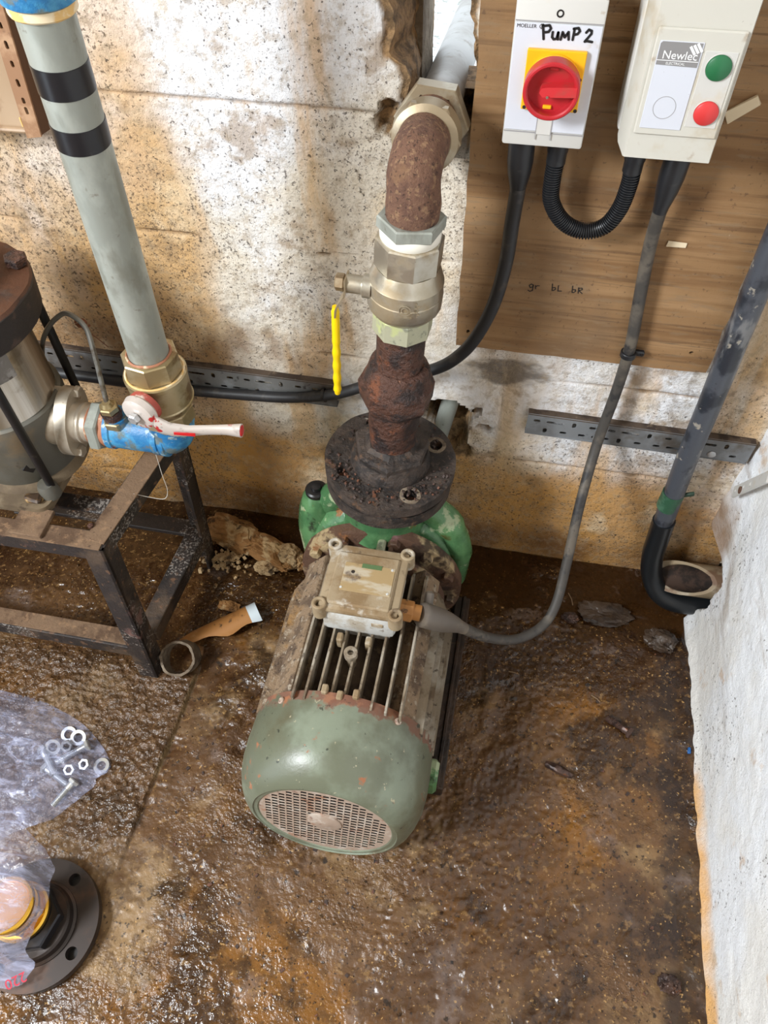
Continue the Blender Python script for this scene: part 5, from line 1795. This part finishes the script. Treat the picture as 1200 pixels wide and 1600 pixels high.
loose_bolt('rusty_bolt', (.352, .640, fz(.352, .64) + .009), (.302, .667, fz(.302, .667) + .006), .0075, m_bolt_rust, 'wet rusty hexagon bolt on the floor, nearer the right wall', lum=.002)
q = MB().tube(spline([(.188, .553, fz(.19, .55) + .005), (.213, .545, fz(.213, .545) + .006), (.240, .537, fz(.24, .537) + .004)], 6), [.004, .006, .007, .0075, .0078, .008, .0082, .008, .008, .0078, .007, .006, .004], 10).lump(.003, 80, 3)
tag(q.build('rusty_stud', m_bolt_rust, origin=(.213, .545, 0)), 'short wet rusty stud on the floor, left of the headed bolt', 'bolt')
q = MB().box((.462, .628, fz(.462, .628) + .002), (.006, .012, .004), .001).lump(.002, 90, 1)
tag(q.build('plastic_scrap', m_bluebit, origin=(.462, .628, 0)), 'tiny bright blue scrap at the foot of the right wall', 'scrap')
for i, (a, b, lb) in enumerate((((.272, .712), (.290, .700), 'short pale twig above the headed rusty bolt'),
                                ((.10, .735), (.122, .733), 'tiny pale stick on the mud under the starter cable'),
                                ((.215, .955), (.226, .925), 'thin pale stem in the water beside the starter cable'))):
    za, zb = max(fz(*a), -.0105) + .002, max(fz(*b), -.0105) + .002
    tag(MB().tube([(a[0], a[1], za), ((a[0] + b[0]) / 2 + .002, (a[1] + b[1]) / 2, max(za, zb) + .001), (b[0], b[1], zb)], .0013, 6).build('twig', m_twig, origin=((a[0] + b[0]) / 2, (a[1] + b[1]) / 2, za)), lb, 'twig')
# coarse grit all over the floor
q = MB()
rr = random.Random(5)
gx, gy = np.array([rr.uniform(-.95, .47) for _ in range(5200)]), np.array([rr.uniform(-.05, .86) for _ in range(5200)])
gh = floor_h(gx, gy)[0]
dens = fbm(np.stack([gx, gy, gx * 0], 1), 5, 3, 90)
for i in range(5200):
    if dens[i] < -.12 + .35 * rr.random():
        continue
    s = rr.uniform(.0008, .0024) * (2.0 if rr.random() < .035 else 1)
    R = Quaternion((rr.random() - .5, rr.random() - .5, rr.random() - .5, rr.random() - .5)).normalized().to_matrix()
    c = Vector((gx[i], gy[i], gh[i] + s * .2))
    q.add([c + R @ (Vector(p) * s) for p in ((1, 0, 0), (-.6, .8, 0), (-.6, -.8, 0), (0, 0, 1.0), (0, .1, -.9))], [(0, 1, 3), (1, 2, 3), (2, 0, 3), (1, 0, 4), (2, 1, 4), (0, 2, 4)])
tag(q.build('floor_grit', m_gravel, smooth=0), 'loose grit and small gravel scattered over the muddy floor', 'grit', kind='stuff')
# dark flakes
q = MB()
for i in range(260):
    x, y = rr.uniform(-.5, .46), rr.uniform(0, .84)
    s = rr.uniform(.002, .006)
    q.box((x, y, fz(x, y) + s * .15), (s, s * rr.uniform(.5, 1.6), s * .5), 0, Matrix.Rotation(rr.uniform(0, 3), 3, 'Z'))
tag(q.build('rust_flake_litter', m_grit_rust, smooth=0), 'dark rust flakes littering the floor round the motor pump', 'grit', kind='stuff')

# ---- clear bag of bolts, nuts and washers
bagc = [(-1.06, .50), (-.926, .494), (-.84, .488), (-.775, .472), (-.735, .458), (-.70, .438), (-.672, .418), (-.652, .398), (-.646, .384), (-.650, .372), (-.663, .362), (-.662, .350), (-.668, .336),
        (-.69, .305), (-.712, .276), (-.735, .262), (-.775, .238), (-.80, .215), (-.83, .185), (-.90, .16), (-1.0, .17), (-1.09, .24), (-1.13, .36)]
bs = [Vector((p[0], p[1], 0)) for p in bagc]
lp_ = spline(bs + [bs[0]], 5)[:-1]
cen = Vector((-.83, .36, 0))


def bag_h(x, y, s):
    edge = smooth01(np.array((1 - s) * 2.2))[()]
    P = np.array([[x, y, 0]])
    w1 = fbm(P * np.array([[1, 2.6, 1]]), 11, 3, 91)[0]
    w2 = abs(fbm(P * np.array([[1, 2.2, 1]]), 24, 2, 93)[0])
    cont = math.exp(-(((x + .715) / .075) ** 2 + ((y - .365) / .07) ** 2))
    return .004 + edge * (.012 + .026 * cont + .012 * w1 + .010 * w2 + .02 * smooth01(np.array((-.78 - x) / .2))[()])


nr = 15
V, F = [cen + Vector((0, 0, bag_h(cen.x, cen.y, 0)))], []
m = len(lp_)
for j in range(1, nr + 1):
    s = (j / nr) ** .8
    for p in lp_:
        x, y = cen.x + (p.x - cen.x) * s, cen.y + (p.y - cen.y) * s
        V.append((x, y, bag_h(x, y, s) + fz(x, y) * .7))
for k in range(m):
    F.append((0, 1 + k, 1 + (k + 1) % m))
for j in range(nr - 1):
    for k in range(m):
        a = 1 + j * m
        F.append((a + k, a + m + k, a + m + (k + 1) % m, a + (k + 1) % m))
bag = MB().add(V, F)
tag(bag.build('polythene_bag', m_poly, origin=(cen.x, cen.y, 0), smooth=80), 'crumpled clear polythene bag of bolts lying at the left edge', 'bag')

gN, gW, gB = 'nuts in the clear bag', 'washers in the clear bag', 'bolts in the clear bag'


def washer(x, y, z, tilt, label):
    d = Vector((math.sin(tilt) * .4, -math.sin(tilt), math.cos(tilt)))
    o = MB().ring((x, y, z), d, .0085, .0155, .0026, 28, bev=.0005).build('zinc_washer', m_zinc, origin=(x, y, z))
    return tag(o, label, 'washer', gW)


def nut(x, y, z, d, label):
    o = MB().hexnut((x, y, z), d, .0118, .010, 6, .0012, hole=.0066).build('zinc_nut', m_zinc, origin=(x, y, z))
    return tag(o, label, 'nut', gN)


washer(-.752, .432, .012, .25, 'zinc washer at the top of the bagged hardware, half under another washer')
washer(-.728, .428, .017, .45, 'zinc washer overlapping the topmost one in the clear bag')
washer(-.768, .400, .020, .6, 'darker zinc washer left of the others in the clear bag')
washer(-.664, .386, .006, .1, 'zinc washer in the bag corner nearest the motor, seen through dirty film')
nut(-.745, .410, .014, (.3, -.5, .8), 'zinc nut standing below the two overlapping washers in the bag')
nut(-.716, .366, .018, (.1, -.45, .9), 'bright zinc nut in the middle of the bagged hardware')
nut(-.692, .381, .014, (-.1, -.3, .9), 'zinc nut right of the middle one in the clear bag')
zb = lambda nm, h, t, lb: loose_bolt(nm, h, t, .0066, m_zinc, lb, gB)
zb('zinc_bolt', (-.700, .419, .018), (-.752, .374, .014), 'zinc bolt lying across the bag, head toward the far right side')
zb('zinc_bolt', (-.697, .348, .020), (-.722, .296, .012), 'zinc bolt lowest in the bag, its head up among the nuts')
zb('zinc_bolt', (-.790, .395, .018), (-.742, .350, .020), 'zinc bolt with its head at the left of the washers in the bag')
zb('zinc_bolt', (-.772, .362, .014), (-.712, .338, .012), 'zinc bolt under bluish folds at the lower left of the bagged hardware')

# ---- new black flange with brass fitting, half in a printed film bag
FXc, FYc = -.655, .105
BXc, BYc = -.667, .112
nf = thing('new_flange', (FXc, FYc, 0), 'new black steel screwed flange with bolt holes lying at the bottom left', 'flange')
ht = .012
MB().plate(circ(FXc, FYc, .1045, 80), [circ(FXc + .084 * math.cos(a), FYc + .084 * math.sin(a), .0105, 18) for a in [math.radians(x) for x in (66, 158, 248, -22)]], .018, (0, 0, ht - .006), (1, 0, 0), (0, 1, 0)).build('flange_plate', m_newflange, nf, smooth=40)
MB().lathe((FXc, FYc, ht + .011), UPZ, [(0, .068), (.004, .0675), (.006, .063), (.020, .0615), (.024, .058)], 60).build('flange_hub', m_newflange, nf, smooth=30)
MB().lathe((FXc, FYc, -.004), UPZ, [(0, .098), (.012, .098)], 40).build('flange_back', m_blackbar, nf)
hx = MB().hexnut((FXc, FYc, ht + .033), UPZ, .054, .024, 6, .003, phase=.32)
tag(hx.build('black_hex_bush', m_hex_black, origin=(FXc, FYc, ht + .033), smooth=20), 'black hexagon bush screwed into the new flange under the brass fitting', 'pipe fitting')
bf = thing('brass_fitting', (FXc, FYc, ht + .058), 'bright brass hexagon fitting on top of the black flange, half wrapped in film', 'pipe fitting')
MB().lathe((BXc, BYc, ht + .056), UPZ, [(0, .034), (.004, .047), (.012, .047), (.014, .043)], 48).build('brass_collar', m_brass, bf, smooth=25)
MB().hexnut((BXc, BYc, ht + .069), UPZ, .044, .020, 6, .002, phase=.1).build('brass_hex', m_brass, bf, smooth=20)
MB().lathe((BXc, BYc, ht + .089), UPZ, [(0, .036), (.004, .042), (.012, .042), (.014, .037), (.030, .037)], 44).build('brass_neck', m_brass, bf, smooth=25)
MB().ring((BXc, BYc, ht + .116), UPZ, .036, .0435, .010, 56, bev=.0015).build('brass_rim', m_brass, bf, smooth=30)
MB().lathe((BXc, BYc, ht + .117), UPZ, [(0, .0362), (.003, .0362)], 40).build('brass_plug_face', m_brass_dull, bf)

# film draped over the brass: columns of control points from back to front
rows = [  # (x,y,z) left to right; back edge first
    [(-.80, .240, .10), (-.75, .237, .115), (-.70, .230, .112), (-.660, .205, .105), (-.632, .182, .10)],
    [(-.80, .19, .148), (-.75, .188, .154), (-.70, .178, .152), (-.650, .165, .142), (-.618, .152, .108)],
    [(-.80, .14, .152), (-.75, .13, .152), (-.69, .125, .151), (-.640, .125, .149), (-.613, .122, .112)],
    [(-.80, .08, .152), (-.75, .08, .150), (-.70, .075, .150), (-.652, .080, .144), (-.624, .086, .098)],
    [(-.79, .05, .140), (-.75, .048, .126), (-.71, .046, .118), (-.664, .050, .092), (-.635, .058, .066)],
    [(-.755, .03, .080), (-.715, .03, .074), (-.685, .032, .066), (-.650, .038, .056), (-.622, .044, .046)],
    [(-.690, .006, .046), (-.672, .004, .043), (-.656, .004, .041), (-.644, .008, .039), (-.634, .014, .037)]]
# refine with splines both ways
R1 = [spline(r, 5) for r in rows]
cols = [spline([r[k] for r in R1], 5) for k in range(len(R1[0]))]
nu_, nv_ = len(cols), len(cols[0])
V, F = [], []
for i in range(nu_):
    for j in range(nv_):
        p = cols[i][j]
        P = np.array([[p.x, p.y, p.z]])
        kk = .005 * fbm(P, 38, 3, 121)[0]
        V.append((p.x + kk, p.y + kk, p.z + abs(.006 * fbm(P, 30, 3, 120)[0])))
for i in range(nu_ - 1):
    for j in range(nv_ - 1):
        F.append((i * nv_ + j, (i + 1) * nv_ + j, (i + 1) * nv_ + j + 1, i * nv_ + j + 1))
fb = thing('film_bag', (-.68, .05, .05), 'crinkled whitish plastic film with red digits, draped over the brass fitting', 'bag')
MB().add(V, F).build('film_sheet', m_film, fb, smooth=80)
ud = Vector((-.80, -.55, -.12)).normalized()
vd = Vector((.42, -.68, -.60)).normalized()
text('220', .024, (-.628, .034, .058), ud, vd, 'red_digits', m_ink_red, fb, .0001)

# thread of old cobweb hanging from the blue elbow
tag(MB().tube(spline([(-.565, .775, .512), (-.566, .772, .46), (-.566, .77, .42), (-.575, .765, .40), (-.60, .76, .405), (-.622, .75, .423)], 6), .0006, 5).build('cobweb_thread', m_web, origin=(-.57, .77, .45)),
    'pale dangling cobweb thread below the blue elbow fitting', 'cobweb')
